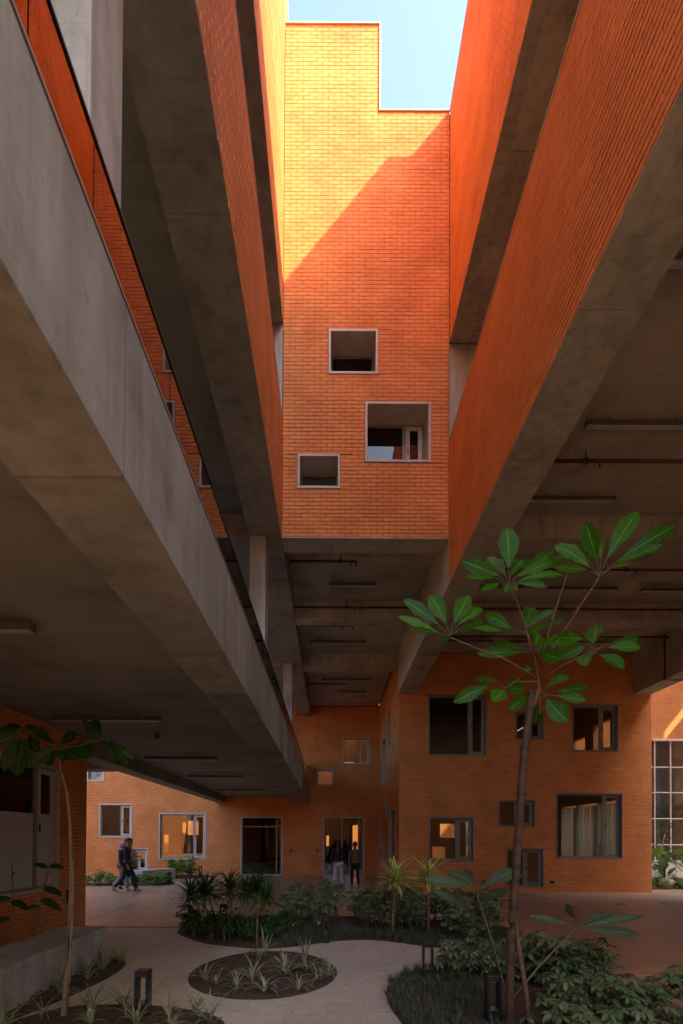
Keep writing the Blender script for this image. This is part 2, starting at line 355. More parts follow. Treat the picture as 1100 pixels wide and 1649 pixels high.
# ------------------------------------------------------------------ ground
gm = MB(); gm.box(-150, 150, -120, 250, -.5, -.02)
tag(gm.build("ground", MAT['soil']), kind='structure')
pav = thing("pavement", None, None); pav['kind'] = 'structure'
mb = MB(); mb.box(-16, 24, -12, 40, -.019, -.006); mb.build("mortar_bed", MAT['pale'], pav)
PW, PL = .40, .80
def slab_piece(name, mat, x0, x1, y0, y1, me_cache={}):
    k = (name, round(x1 - x0, 3), round(y1 - y0, 3))
    if k not in me_cache:
        w, h = (x1 - x0) / 2, (y1 - y0) / 2; m_ = MB(); c_ = .003
        m_.v = [(-w, -h, -.010), (w, -h, -.010), (w, h, -.010), (-w, h, -.010), (-w, -h, -c_), (w, -h, -c_), (w, h, -c_), (-w, h, -c_),
                (-w + c_, -h + c_, 0), (w - c_, -h + c_, 0), (w - c_, h - c_, 0), (-w + c_, h - c_, 0)]
        m_.f = [(8, 9, 10, 11)] + [(a, (a + 1) % 4, 4 + (a + 1) % 4, 4 + a) for a in range(4)] + [(4 + a, 4 + (a + 1) % 4, 8 + (a + 1) % 4, 8 + a) for a in range(4)]
        me = bpy.data.meshes.new(name); me.from_pydata(m_.v, [], m_.f); me.materials.append(mat); me_cache[k] = me
    ob = bpy.data.objects.new(name, me_cache[k]); COL.objects.link(ob); ob.parent = pav
    ob.location = ((x0 + x1) / 2, (y0 + y1) / 2, R.uniform(-.001, .001)); return ob
for i in range(20):
    x0 = -4.83 + i * PW
    y = 2.6 - (PL / 2 if i % 2 else 0)
    while y < 10.39:
        a, b_ = max(y, 2.6), min(y + PL, 10.39); y += PL
        if b_ - a > .05: slab_piece("paver", MAT['paver'], x0 + .0015, x0 + PW - .0015, a + .0015, b_ - .0015)
def plaza(x0, x1, y0, y1, sx, sy):
    nx, ny = max(1, round((x1 - x0) / sx)), max(1, round((y1 - y0) / sy))
    for i in range(nx):
        for j in range(ny):
            a, b_ = x0 + (x1 - x0) * i / nx, x0 + (x1 - x0) * (i + 1) / nx; c_, d_ = y0 + (y1 - y0) * j / ny, y0 + (y1 - y0) * (j + 1) / ny
            slab_piece("paving_slab", MAT['plaza'], a + .004, b_ - .004, c_ + .004, d_ - .004)
plaza(-16, 24, 10.60, 25.2, 3.6, 3.6); plaza(3.20, 24, -4, 10.60, 3.6, 3.6); plaza(-16, 3.2, -12, 2.6, 3.6, 3.6); plaza(-16, 24, 25.2, 34, 5, 4)
mb = MB(); mb.box(-4.84, 3.19, 10.395, 10.597, -.016, -.004)
mb.build("dark_floor_strip", MAT['black'], pav)  # black strip along the line where the two pavings meet

# ------------------------------------------------------------------ brick tower at the end of the light well
tw = thing("brick_tower", "tall brick tower wall with stepped top and three square windows facing the light well", "tower", (0.65, 10.22, 7.49))
W1, W2, W3 = (-.077, .879, 10.629, 11.504), (.631, 1.894, 8.928, 10.098), (-.658, .164, 8.416, 9.083)
NOTCH = (.876, 2.4, 15.76, 17.7)
brick_wall(tw, F_TOWER, -.944, 2.238, 7.49, 17.47, [W1, W2, W3, NOTCH], thick=.30)
window(tw, F_TOWER, W1, recess=.55, style='fixed'); window(tw, F_TOWER, W2, recess=.55, split=.66); window(tw, F_TOWER, W3, recess=.55, style='fixed')
mb = MB(); mb.box(-.944, .892, 10.195, 10.52, 17.472, 17.50); mb.box(.878, .905, 10.195, 10.52, 15.763, 17.470); mb.box(.907, 2.238, 10.195, 10.52, 15.763, 15.79)
mb.build("coping", MAT['coping'], tw)
mb = MB(); mb.box(-.942, 2.236, 10.224, 10.76, 7.468, 7.488); mb.box(-.942, 2.236, 10.525, 10.76, 7.488, 7.94); mb.build("soffit_beam", MAT['lit_concrete'], tw)
mb = MB(); mb.box(-.94, -.72, 10.53, 14.1, 8.16, 17.4); mb.box(2.02, 2.236, 10.53, 14.1, 8.16, 15.7); mb.box(-.72, 2.02, 13.9, 14.1, 8.16, 15.6)
mb.box(-.72, 2.02, 10.53, 13.9, 15.4, 15.6); mb.box(-.72, .88, 10.53, 14.1, 17.2, 17.4); mb.build("rear_wall", MAT['brick_far'], tw)
mb = MB(); mb.box(-.71, 2.01, 10.80, 13.88, 8.20, 8.22); mb.box(-.71, 2.01, 12.2, 12.26, 8.25, 15.3); mb.box(-.71, 2.01, 10.85, 13.88, 10.35, 10.5); mb.box(-.71, 2.01, 10.85, 13.88, 12.2, 12.4)
mb.build("room_shell", MAT['pale'], tw)
for a in ((-.05, .85, 10.62, 11.47), (-.63, .14, 8.42, 9.05)): slab_box(tw, "blind_or_fill_panel", MAT['white'], a[0], a[1], 10.815, 10.825, a[2], a[3])  # pale panels added behind the glass to lighten the dark window recesses
mb = MB(); mb.box(-.945, 2.24, 10.77, 25.18, 7.95, 8.15); mb.build("ceiling_slab", MAT['lit_ceiling'], tw)
slab_box(tw, "roof_slab", MAT['concrete'], -1.60, 2.95, 14.15, 25.6, 8.17, 8.4)
for y0, y1 in ((14.05, 14.55), (17.95, 18.60)): slab_box(tw, "cross_beam", MAT['lit_concrete'], -.945, 2.238, y0, y1, 7.50, 7.948)

# ------------------------------------------------------------------ right gallery
rg = thing("brick_gallery", "brick gallery on the right with orange parapet bands over dark concrete beams", "gallery", (2.242, 5, 6.6))
brick_wall(rg, F_RIGHT, -.5, 10.212, 6.616, 9.34, thick=.22, JT=.015, mortar='dark_mortar')
brick_wall(rg, F_RIGHT, 1.5, 10.212, 11.26, 15.76, thick=.22, phase=1, JT=.014, mortar='dark_mortar')
mb = MB(); mb.box(2.247, 2.46, -1.5, -.51, 6.62, 9.34); mb.box(2.247, 2.46, -1.5, 1.49, 11.26, 15.76); mb.box(10.42, 10.66, -1.5, 25.1, 8.16, 15.70); mb.build("outer_wall", MAT['brick_far'], rg)
slab_box(rg, "coping", MAT['coping'], 2.236, 2.48, -1.5, 10.21, 9.343, 9.368); slab_box(rg, "coping", MAT['coping'], 2.236, 2.48, -1.5, 10.21, 15.763, 15.79)
mb = MB(); mb.box(2.246, 2.85, -1.5, 10.214, 6.594, 6.613); mb.box(2.465, 2.849, -1.5, 10.214, 6.613, 8.14)
mb.box(2.246, 2.85, 10.216, 17.915, 6.594, 7.948); mb.build("edge_beam", MAT['lit_concrete'], rg)
mb = MB(); mb.box(2.246, 2.85, -1.5, 10.214, 11.24, 11.257); mb.box(2.465, 2.849, -1.5, 10.214, 11.257, 12.2); mb.build("upper_beam", MAT['lit_concrete'], rg)
mb = MB(); mb.box(2.852, 10.65, -5, 17.915, 7.95, 8.15); mb.box(2.852, 8, -1.5, 10.2, 11.7, 11.9); mb.build("ceiling_slab", MAT['lit_ceiling'], rg)
for y0, y1 in ((10.25, 10.80), (14.12, 14.60)): slab_box(rg, "cross_beam", MAT['lit_concrete'], 2.852, 10.08, y0, y1, 7.50, 7.948)
mb = MB(); mb.box(10.09, 10.69, 11.0, 17.915, 6.594, 7.948); mb.build("outer_beam", MAT['lit_concrete'], rg)
mb = MB(); mb.box(2.25, 5.0, 10.235, 10.5, 8.155, 11.238); mb.build("end_wall", MAT['pale'], rg)
mb = MB(); mb.box(5.0, 5.2, -1.5, 10.5, 8.155, 11.69); mb.box(2.47, 10.41, -1.5, 25.1, 15.3, 15.5); mb.box(2.47, 10.41, 10.6, 10.8, 11.3, 15.29); mb.box(2.47, 10.41, -1.5, -1.3, 8.16, 15.29)
mb.box(2.26, 10.41, 24.9, 25.1, 8.16, 15.29); mb.box(2.25, 2.45, 14.2, 24.9, 8.16, 15.7); mb.build("inner_wall", MAT['brick_far'], rg)
mb = MB(); mb.box(2.54, 6.0, -1.2, 9.19, 15.5, 16.70); mb.build("roof_block", MAT['brick_far'], rg)

# ------------------------------------------------------------------ left gallery
lg = thing("brick_gallery", "taller brick gallery on the left of the sky opening, sunlit along its upper wall", "gallery", (-.948, 5, 7.49))
brick_wall(lg, F_LEFT, .5, 10.212, 7.49, 9.72, thick=.22, JT=.014, mortar='dark_mortar')
brick_wall(lg, F_LEFT, 3.5, 10.212, 11.62, 19.0, thick=.22, phase=1, JT=.013, mortar='dark_mortar')
mb = MB(); mb.box(-1.165, -.955, -1.5, .49, 7.49, 9.72); mb.box(-1.165, -.955, -1.5, 3.49, 11.62, 19.0); mb.box(-5.0, -4.8, -1.5, 25.1, 8.16, 18.9); mb.build("outer_wall", MAT['brick_far'], lg)
slab_box(lg, "coping", MAT['coping'], -1.19, -.942, -1.5, 10.21, 9.723, 9.748); slab_box(lg, "coping", MAT['coping'], -1.19, -.942, -1.5, 10.23, 19.003, 19.03)
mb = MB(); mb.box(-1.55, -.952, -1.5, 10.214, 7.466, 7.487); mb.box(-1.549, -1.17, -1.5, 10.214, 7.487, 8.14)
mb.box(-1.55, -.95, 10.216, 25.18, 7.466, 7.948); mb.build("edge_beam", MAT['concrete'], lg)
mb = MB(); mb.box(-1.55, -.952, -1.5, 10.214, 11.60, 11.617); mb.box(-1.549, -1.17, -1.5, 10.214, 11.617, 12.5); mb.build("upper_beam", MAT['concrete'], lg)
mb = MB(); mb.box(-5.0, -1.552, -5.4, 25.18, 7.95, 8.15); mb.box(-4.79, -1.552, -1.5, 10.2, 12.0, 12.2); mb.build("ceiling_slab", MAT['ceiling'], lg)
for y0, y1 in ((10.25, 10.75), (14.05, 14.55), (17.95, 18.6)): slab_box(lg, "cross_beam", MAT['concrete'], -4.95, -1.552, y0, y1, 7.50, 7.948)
mb = MB(); mb.box(-3.5, -.955, 10.235, 10.5, 8.155, 11.598); mb.build("end_wall", MAT['pale'], lg)
mb = MB(); mb.box(-3.6, -3.4, -1.5, 10.23, 8.155, 11.99); mb.box(-4.79, -1.17, -1.5, 14.2, 18.6, 18.8); mb.box(-4.79, -1.17, 14.0, 14.2, 8.16, 18.59); mb.box(-1.165, -.955, 10.24, 14.2, 11.62, 19.0)
mb.box(-4.79, -1.17, -1.5, -1.3, 8.16, 18.59); mb.build("inner_wall", MAT['brick_far'], lg)

# ------------------------------------------------------------------ concrete walkway on the left
wk = thing("concrete_walkway", "long raw concrete walkway bridge on the left with glass balustrade above the plaza", "walkway", (-.948, 5, 3.38))
mb = MB(); mb.v = []; 
prof = [(-.948, 3.38), (-.948, 4.19), (-1.25, 4.19), (-1.25, 3.85), (-1.45, 3.85), (-1.45, 3.38)]
def extrude_y(mb, prof, y0, y1):
    i = len(mb.v); k = len(prof); mb.v += [(x, y0, z) for x, z in prof] + [(x, y1, z) for x, z in prof]
    mb.f += [tuple(range(i, i + k)), tuple(range(i + k, i + 2 * k))[::-1]] + [(i + a, i + (a + 1) % k, i + k + (a + 1) % k, i + k + a) for a in range(k)]
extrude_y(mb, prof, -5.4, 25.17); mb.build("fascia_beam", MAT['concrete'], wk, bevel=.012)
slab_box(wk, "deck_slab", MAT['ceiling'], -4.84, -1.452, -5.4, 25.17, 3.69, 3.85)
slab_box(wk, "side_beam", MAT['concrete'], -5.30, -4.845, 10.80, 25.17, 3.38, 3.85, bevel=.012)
mb = MB(); mb.box(-9.5, -5.302, 12.8, 13.35, 3.36, 3.85); mb.box(-9.5, -5.302, 10.80, 12.798, 3.70, 3.85); mb.build("side_landing", MAT['concrete'], wk)
mb = MB(); mb.box(-1.06, -.944, -5.4, 25.16, 4.192, 4.206); cap = mb.build("edge_trim", MAT['sash'], wk)
mb = MB(); mb.box(-1.225, -1.155, -5.4, 25.16, 4.192, 4.25); rail = mb.build("balustrade", MAT['steel'], wk)
mb = MB(); mb.box(-1.205, -1.175, -5.4, 25.16, 5.196, 5.216); mb.build("handrail", MAT['black'], rail, bevel=.004)
y = -5.35
while y < 25:
    y1 = min(y + 1.85, 25.15); mb = MB(); mb.box(-1.196, -1.184, y, y1 - .012, 4.25, 5.195); mb.build("pane", MAT['rail_glass'], rail); y += 1.85
for yc in (-4.7, 2.72, 10.16, 17.6):
    mb = MB(); mb.box(-1.55, -1.25, yc, yc + .42, 3.852, 7.464); mb.build("column", MAT['pale'], wk, bevel=.01)
mb = MB(); mb.box(-5.0, -4.86, -5.4, 10.76, 3.86, 7.94); mb.build("rear_wall", MAT['brick_far'], wk)

# ------------------------------------------------------------------ brick block on the right
bk = thing("brick_block", "two storey brick block on the right standing under the concrete ceiling with scattered windows", "building", (6.5, 17.93, 0))
RW = [(3.259, 5.206, 4.515, 6.557), (6.176, 7.106, 5.063, 5.991), (8.058, 9.585, 4.683, 6.23), (3.291, 4.777, 1.004, 2.46), (5.599, 6.816, 2.148, 3.05), (7.518, 9.72, 1.112, 3.287), (5.868, 7.104, .153, 1.442)]
brick_wall(bk, F_BLOCK, 2.302, 10.69, 0.0, 7.945, RW, thick=.22)
for h, s, st in zip(RW, (.72, .5, .64, .64, .5, .74, .5), ('casement', 'casement', 'casement', 'casement', 'casement', 'casement', 'casement')):
    window(bk, F_BLOCK, h, recess=.16, split=s, lining=.03, lm='sash')
SW = [(20.364, 21.651, 5.155, 6.747), (22.28, 23.955, 4.062, 6.004), (19.205, 19.78, 4.385, 5.172), (21.507, 22.254, 2.57, 3.341), (18.992, 20.842, .837, 2.832), (22.005, 23.339, .516, 1.7), (23.911, 25.0, 1.287, 2.751)]
brick_wall(bk, F_SIDE, 17.94, 25.19, 0.0, 7.945, SW, single=0, thick=.20)
for h in SW: window(bk, F_SIDE, h, recess=.14, style='fixed')
mb = MB(); E1 = [(19.4, 21.0, .3, 3.2), (21.2, 22.8, .3, 3.2), (23.0, 24.4, .3, 3.2), (20.2, 21.5, 4.7, 6.3), (22.2, 23.4, 4.7, 6.0)]
F_EAST = frame((10.69, 0, 0), (0, 1, 0), (1, 0, 0)); F_BACK = frame((0, 25.4, 0), (1, 0, 0), (0, 1, 0))
core = [(18.16, 25.4, 0, 7.94)]
for h in E1: core = subtract(core, h)
for r in core: mb.fbox(F_EAST, r[0], r[1], 0, -.2, r[2], r[3])
core = [(2.5, 10.48, 0, 7.94)]
for h in [(4.77, 5.40, .8, 1.37), (5.14, 5.86, 1.8, 2.45), (3.6, 3.9, 1.9, 2.4), (6.6, 7.3, 1.9, 2.6), (4.4, 5.2, 4.6, 6.0), (7.2, 8.2, 4.6, 6.0)]: core = subtract(core, h)
for r in core: mb.fbox(F_BACK, r[0], r[1], 0, -.2, r[2], r[3])
mb.build("rear_wall", MAT['brick_far'], bk)
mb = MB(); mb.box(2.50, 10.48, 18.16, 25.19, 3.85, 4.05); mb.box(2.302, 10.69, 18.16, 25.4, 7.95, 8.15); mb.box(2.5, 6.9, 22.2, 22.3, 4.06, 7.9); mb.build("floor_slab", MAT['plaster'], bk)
mb = MB()
for i in range(9): mb.box(10.40, 10.41, 19.42 + i * .55, 19.42 + i * .55 + .45, .32, 3.1)
mb.build("blind_or_fill_panel", MAT['white'], bk)
for (u, z, w_, h_) in ((9.5, .28, .14, .10), (7.3, .23, .12, .08)):
    mb = MB(); mb.fbox(F_BLOCK, u - 2.2, u - 2.2 + w_, .03, -.002, z, z + h_); mb.build("outlet_box", MAT['black'], bk)

# ------------------------------------------------------------------ far building behind the plaza
fb = thing("far_building", "long brick facade across the far end of the plaza with glazed doors and windows", "building", (-5, 25.2, 0))
FD1, FD2 = (-4.156, -2.197, .0, 2.735), (-.331, 1.623, .0, 2.755)
FW = [(-10.77, -9.217, 1.723, 3.309), (-7.983, -5.762, .699, 2.889), (-9.357, -8.477, .15, 1.259), (-11.367, -10.55, 4.356, 4.90), (.578, 1.891, 5.205, 6.478)]
NI = (-.633, .183, 4.208, 4.988)
brick_wall(fb, F_FAR, -15, 2.285, 0, 7.945, FW + [FD1, FD2, NI], single=0, thick=.24)
for h, s in zip(FW[:4], (.64, .74, .42, .5)): window(fb, F_FAR, h, recess=.15, split=s, lining=.06)
window(fb, F_FAR, FW[4], recess=.15, split=.58)
window(fb, F_FAR, NI, recess=.20, style='open', name="wall_opening")
def glazed_door(h, mull):
    mb = MB(); bars(mb, F_FAR, h[0] + .003, h[1] - .003, .002, h[3] - .003, .05, .016, -.2, .05)
    d = mb.build("door", MAT['frame'], fb)
    mb = MB(); a, c_ = h[0] + .055, h[1] - .055
    for x in [a] + mull + [c_ - .05]: mb.fbox(F_FAR, x, x + .05, -.10, -.15, .054, h[3] - .056)
    mb.fbox(F_FAR, a + .05, c_ - .05, -.10, -.149, 2.25, 2.30) if len(mull) == 1 else None
    mb.build("door_frame", MAT['sash'], d)
    xs = [a] + mull + [c_ - .05]
    for p, q in zip(xs, xs[1:]):
        mb = MB(); mb.fbox(F_FAR, p + .05, q, -.12, -.13, .056, h[3] - .06); mb.build("pane", MAT['glass'], d)
    mb = MB(); mb.fbox(F_FAR, xs[1] + .06, xs[1] + .085, -.06, -.085, .9, 1.3); mb.build("handle", MAT['steel'], d)
glazed_door(FD1, [-2.52]); glazed_door(FD2, [.55, 1.33])
mb = MB(); mb.box(-15, -5.2, 25.21, 25.45, 7.96, 12.0); mb.build("upper_wall", MAT['brick_far'], fb)
mb = MB(); mb.box(-15, 2.28, 25.46, 31, 3.55, 3.75); mb.box(-5.1, -5.0, 25.46, 30.9, 0, 3.54); mb.box(-1.3, -1.2, 25.46, 30.9, 0, 3.54); mb.box(2.30, 2.5, 25.46, 31, 0, 7.9)
core = [(-15, 2.29, 0, 3.54)]
for h in [(-9.5, -9.2, .9, 1.9), (-8.45, -8.2, 2.0, 2.6), (-8.15, -7.5, 1.9, 2.7), (-7.3, -6.9, .5, 1.2), (-2.6, -2.35, .2, 2.6), (-.2, -.05, 1.3, 1.9), (1.3, 1.6, .3, 2.5)]: core = subtract(core, h)
for r in core: mb.box(r[0], r[1], 30.8, 31, r[2], r[3])
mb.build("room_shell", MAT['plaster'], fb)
mb = MB(); mb.box(-15, 2.29, 28.5, 28.7, 3.76, 9.0); mb.build("inner_wall", MAT['brick_far'], fb)
mb = MB(); mb.box(-1.6, 2.6, 25.03, 25.19, 7.90, 7.947); mb.box(2.255, 2.285, 25.10, 25.196, 0, 7.9); mb.build("leak_seal_strip", MAT["brick_far"], fb)  # thin strips added to stop light leaking in along the corner
mb = MB(); mb.box(-3.6, -2.1, 28.4, 29.1, .70, .75); [mb.box(x, x + .05, yy, yy + .05, 0, .699) for x in (-3.55, -2.2) for yy in (28.45, 29.0)]
tb = thing("lobby_table", "dark table standing inside the left glazed doorway", "table", (-2.85, 28.75, 0)); mb.build("table_top", MAT['wood'], tb)
for u in (-1.85, -.62):
    mb = MB(); mb.fbox(F_FAR, u, u + .10, .03, -.002, 1.10, 1.22); mb.build("switch_box", MAT['black'], fb)

# ------------------------------------------------------------------ annex at the left edge
an = thing("brick_annex", "low brick annex at the left edge with a half frosted window under the walkway", "building", (-4.85, 8, 0))
AW = (6.20, 9.66, .825, 2.98)
brick_wall(an, F_ANNEX, 2.0, 10.765, 0.0, 3.685, [AW], thick=.22)
window(an, F_ANNEX, AW, recess=.10, split=.83, frosted=2.13)
mb = MB(); mb.box(-9.0, -4.86, 10.55, 10.765, 0, 3.685); mb.box(-5.07, -4.86, -3, 1.99, 0, 3.685); mb.box(-9.2, -9.0, -3, 5.5, 0, 3.685); mb.box(-9.2, -9.0, 7.5, 10.765, 0, 3.685); mb.build("rear_wall", MAT['brick_far'], an)
mb = MB(); mb.box(-9.2, -4.86, -3, 10.76, 3.69, 3.85); mb.build("roof_slab", MAT['concrete'], an)
mb = MB(); mb.box(-5.5, -5.46, 5.0, 8.8, .1, 2.0); mb.build("room_partition", MAT['plaster'], an)
mb = MB(); mb.fbox(F_ANNEX, 9.98, 10.03, .05, -.002, .52, .74); mb.fbox(F_ANNEX, 9.98, 10.10, .07, -.002, .72, .77); mb.build("wall_light", MAT['black'], an)

# ------------------------------------------------------------------ buildings and unseen shade blocks around the court
cw = thing("curtain_wall_building", "sky lit brick building with white gridded curtain wall beyond the block", "building", (16, 25.2, 0))
mb = MB(); mb.box(10.9, 24, 25.2, 25.5, 6.38, 12); mb.box(10.9, 15.0, 25.2, 25.5, 0, 6.37); mb.build("brick_wall", MAT['brick_far'], cw)
mb = MB(); mb.box(15.002, 24, 25.18, 25.5, 0, .73); mb.build("dado_wall", MAT['pale'], cw)
mb = MB(); mb.box(15.0, 24, 25.10, 25.198, 6.37, 6.46); mb.build("lintel", MAT['mullion'], cw)
mb = MB()
for i in range(12): mb.box(15.16 + i * .745, 15.205 + i * .745, 25.22, 25.34, .73, 6.37)
mb.build("mullion", MAT['mullion'], cw)
mb = MB()
for z in (.74, 1.50, 2.72, 3.94, 5.13): mb.box(15.01, 24, 25.235, 25.33, z, z + .05)
mb.build("transom", MAT['mullion'], cw)
for i in range(5):
    mb = MB(); mb.box(15.01 + i * 1.49, 15.01 + (i + 1) * 1.49 - .002, 25.275, 25.285, .74, 6.36); mb.build("pane", MAT['glass'], cw)
mb = MB(); mb.box(10.9, 24, 25.52, 32, 6.38, 6.6); mb.box(10.9, 24, 25.6, 32, 3.2, 3.4); mb.build("floor_slab", MAT['ceiling'], cw)
mb = MB(); mb.box(16.55, 17.0, 26.6, 27.05, 0, 6.37); mb.box(17.4, 20, 30, 30.2, 0, 6.3); mb.build("column", MAT['concrete'], cw)
rb = thing("rear_building", "brick building glimpsed through the openings far behind", "building", (0, 33, 0))
slab_box(rb, "brick_wall", MAT['brick_far'], -22, 30, 33, 34, 0, 12)
eb = thing("east_shade_block", "unseen tall brick block added outside the right edge to shade the plaza", "building", (30, 0, 0))  # added out of view, sized to keep the sun off the plaza
slab_box(eb, "brick_wall", MAT['brick_far'], 22, 45, -25, 8, 0, 26)
mb = MB(); mb.box(22, 22.2, 8.01, 25.1, 9, 14.3); mb.box(22, 22.2, 8.01, 25.1, 14.95, 20.8); mb.box(22, 22.2, 8.01, 20.6, 14.302, 14.948); mb.box(22.2, 24, 8.01, 25.1, 9.0, 9.3); mb.build("slotted_sun_screen", MAT['brick_far'], eb)  # unseen slotted screen added to shape the sun slash on the curtain wall building
for y in (13.0, 19.0): slab_box(eb, "column", MAT['concrete'], 22.3, 23.2, y, y + .6, 0, 8.99)
slab_box(rg, "light_stop_wall", MAT['brick_far'], 10.75, 10.95, -5, 15.6, 0, 7.94)  # unseen wall added to keep side light off the plaza and block
nb = thing("south_light_block", "unseen brick block added behind the camera to keep low light out of the court", "building", (0, -12, 0))  # added out of view to block low light from the rear
slab_box(nb, "brick_wall", MAT['brick_far'], -16, 12, -13, -11.5, 0, 6.2)
slab_box(lg, "beam_seal", MAT['concrete'], -1.2, -.6, 10.8, 25.4, 8.152, 8.168)
slab_box(tw, "corner_leak_seal", MAT['mortar'], 2.225, 2.27, 10.237, 10.30, 7.5, 15.74)  # filler added behind the tower corner to stop a light leak
wb = thing("west_building", "brick building closing the court beyond the left edge", "building", (-16, 15, 0))
slab_box(wb, "brick_wall", MAT['brick_far'], -18, -16, -10, 34, 0, 5.5)

# ------------------------------------------------------------------ ceiling fittings
def strip_light(x0, x1, y, zc, drop, label, group):
    t = thing("strip_light", label, "ceiling light", (x0, y, zc), group)
    zt = zc - drop; mb = MB(); mb.box(x0, x1, y - .05, y + .05, zt - .075, zt); mb.build("light_body", MAT['lightgrey'], t, bevel=.004)
    mb = MB(); mb.box(x0 + .01, x1 - .01, y - .042, y + .042, zt - .082, zt - .0755); mb.build("diffuser", MAT['diffuser'], t)
    mb = MB()
    for f in (.2, .8): mb.tube([(x0 + (x1 - x0) * f, y, zt - .01), (x0 + (x1 - x0) * f, y, zc + .01)], .006, 5)
    mb.build("hanger", MAT['steel'], t)
GL = "strip lights under the walkway"
for x0, x1, y, w_ in ((-4.28, -2.63, 4.75, "nearest, cut by the left picture edge"), (-4.33, -2.66, 8.40, "just above the left tree"), (-4.30, -2.62, 12.55, "beyond the small dome camera"), (-4.30, -2.62, 16.3, "fourth along towards the far facade"), (-4.34, -2.63, 20.85, "farthest, close to the glazed door wall")):
    strip_light(x0, x1, y, 3.69, .06, "slim strip light hung under the walkway, " + w_, GL)
GR = "strip lights under the right ceiling"
for x0, x1, y, w_ in ((3.55, 5.2, 5.6, "at the right picture edge highest up"), (3.73, 5.38, 7.85, "nearest the red pipe on its camera side"), (3.53, 5.08, 9.6, "just before the first cross beam"), (3.55, 5.0, 13.0, "behind the upper left tree leaves"), (5.28, 6.95, 13.05, "behind the forked tree stems"), (7.57, 9.2, 13.1, "right of the forked tree stems"), (3.4, 5.0, 16.6, "above the big upper window"), (5.5, 7.1, 16.6, "above the brick block, middle one"), (7.7, 9.3, 16.6, "above the brick block beside the outer beam")):
    strip_light(x0, x1, y, 7.95, .07, "grey strip light on the right ceiling " + w_, GR)
GM = "strip lights under the tower"
for x0, x1, y, w_ in ((-.02, 1.08, 12.9, "in the first bay"), (-.64, 1.11, 16.7, "in the second bay"), (-.35, 1.5, 20.7, "in the third bay nearer"), (.3, 1.5, 22.4, "in the third bay farther")):
    strip_light(x0, x1, y, 7.95, .07, "dark strip light under the brick tower " + w_, GM)
def pipe(x0, x1, y, z, label, ends=True, xs=()):
    t = thing("sprinkler_pipe", label, "pipe", (x0, y, z), "red sprinkler pipes on the ceilings")
    mb = MB(); mb.tube([(x0, y, z), (x1, y, z)], .028, 8); mb.build("pipe_run", MAT['redpipe'], t, smooth=True)
    for x in xs:
        mb = MB(); mb.tube([(x, y, z), (x, y, 7.96)], .008, 5); mb.box(x - .03, x + .03, y - .035, y + .035, z - .034, z + .034); mb.build("pipe_hanger", MAT['steel'], t)
    for x in ([x1 - .02] if ends else []) + [v + .22 for v in xs]:
        mb = MB(); mb.tube([(x, y, z), (x, y, z - .10)], [.012, .018], 6); mb.build("sprinkler_head", MAT['redpipe'], t)
pipe(3.48, 10.05, 8.53, 7.78, "long red sprinkler pipe crossing the right ceiling between two strip lights", False, (4.05, 6.2))
pipe(2.9, 10.05, 12.0, 7.78, "red sprinkler pipe crossing the right ceiling behind the tree crown", False, (6.6,))
pipe(2.9, 10.05, 13.98, 7.74, "red sprinkler pipe running along the second right cross beam", False, (6.0,))
pipe(2.9, 10.05, 16.0, 7.78, "red sprinkler pipe near the brick block top", False, (4.5,))
pipe(-.9, .56, 11.73, 7.80, "short red sprinkler pipe in the first bay under the tower", True, (.20,))
pipe(-.9, .65, 15.3, 7.80, "short red sprinkler pipe in the second bay under the tower", True, (.1,))
pipe(-.9, .67, 21.1, 7.80, "short red sprinkler pipe in the third bay under the tower", True, (.1,))
pipe(-.94, 2.2, 13.9, 7.72, "red sprinkler pipe along the cross beam under the tower", False, (.4,))
t = thing("conduit_pipe", "dark conduit bent around the outer concrete beam at the right edge", "pipe", (10.07, 16.2, 7.0))
mb = MB(); mb.tube([(10.06, 16.2, 7.95), (10.06, 16.2, 6.56), (10.72, 16.2, 6.56)], .022, 7); mb.build("pipe_run", MAT['steel'], t)
t = thing("dome_camera", "small dark dome camera on the walkway ceiling between two strip lights", "camera", (-3.2, 9.95, 3.69))
mb = MB(); mb.tube([(-3.2, 9.95, 3.69), (-3.2, 9.95, 3.62)], [.06, .055], 12); mb.build("camera_base", MAT['lightgrey'], t)
mb = MB(); mb.tube([(-3.2, 9.95, 3.62), (-3.2, 9.95, 3.585), (-3.2, 9.95, 3.565)], [.05, .04, .015], 12); mb.build("camera_dome", MAT['black'], t, smooth=True)

# ------------------------------------------------------------------ benches, bollards
bn = thing("concrete_bench", "long pale concrete bench beside the brick annex at the lower left", "bench", (-3.5, 6, 0))
mb = MB(); mb.box(-3.80, -3.20, 2.6, 7.79, 0, .385); mb.build("bench_base", MAT['pale'], bn, bevel=.006)
mb = MB(); mb.box(-3.815, -3.19, 2.59, 7.80, .388, .455); mb.build("bench_top", MAT['pale'], bn, bevel=.006)
b2 = thing("concrete_bench", "distant low concrete bench block beside the walking people", "bench", (-7.1, 21.5, 0))
mb = MB(); P4 = [(-7.75, 20.9), (-7.2, 20.8), (-6.45, 22.6), (-7.0, 22.7)]
mb.hexa([(x, y, 0) for x, y in P4] + [(x, y, .40) for x, y in P4]); mb.build("bench_base", MAT['pale'], b2, bevel=.008)
mb = MB(); mb.hexa([(x * 1.0, y, .403) for x, y in P4] + [(x, y, .46) for x, y in P4]); mb.build("bench_top", MAT['pale'], b2, bevel=.006)
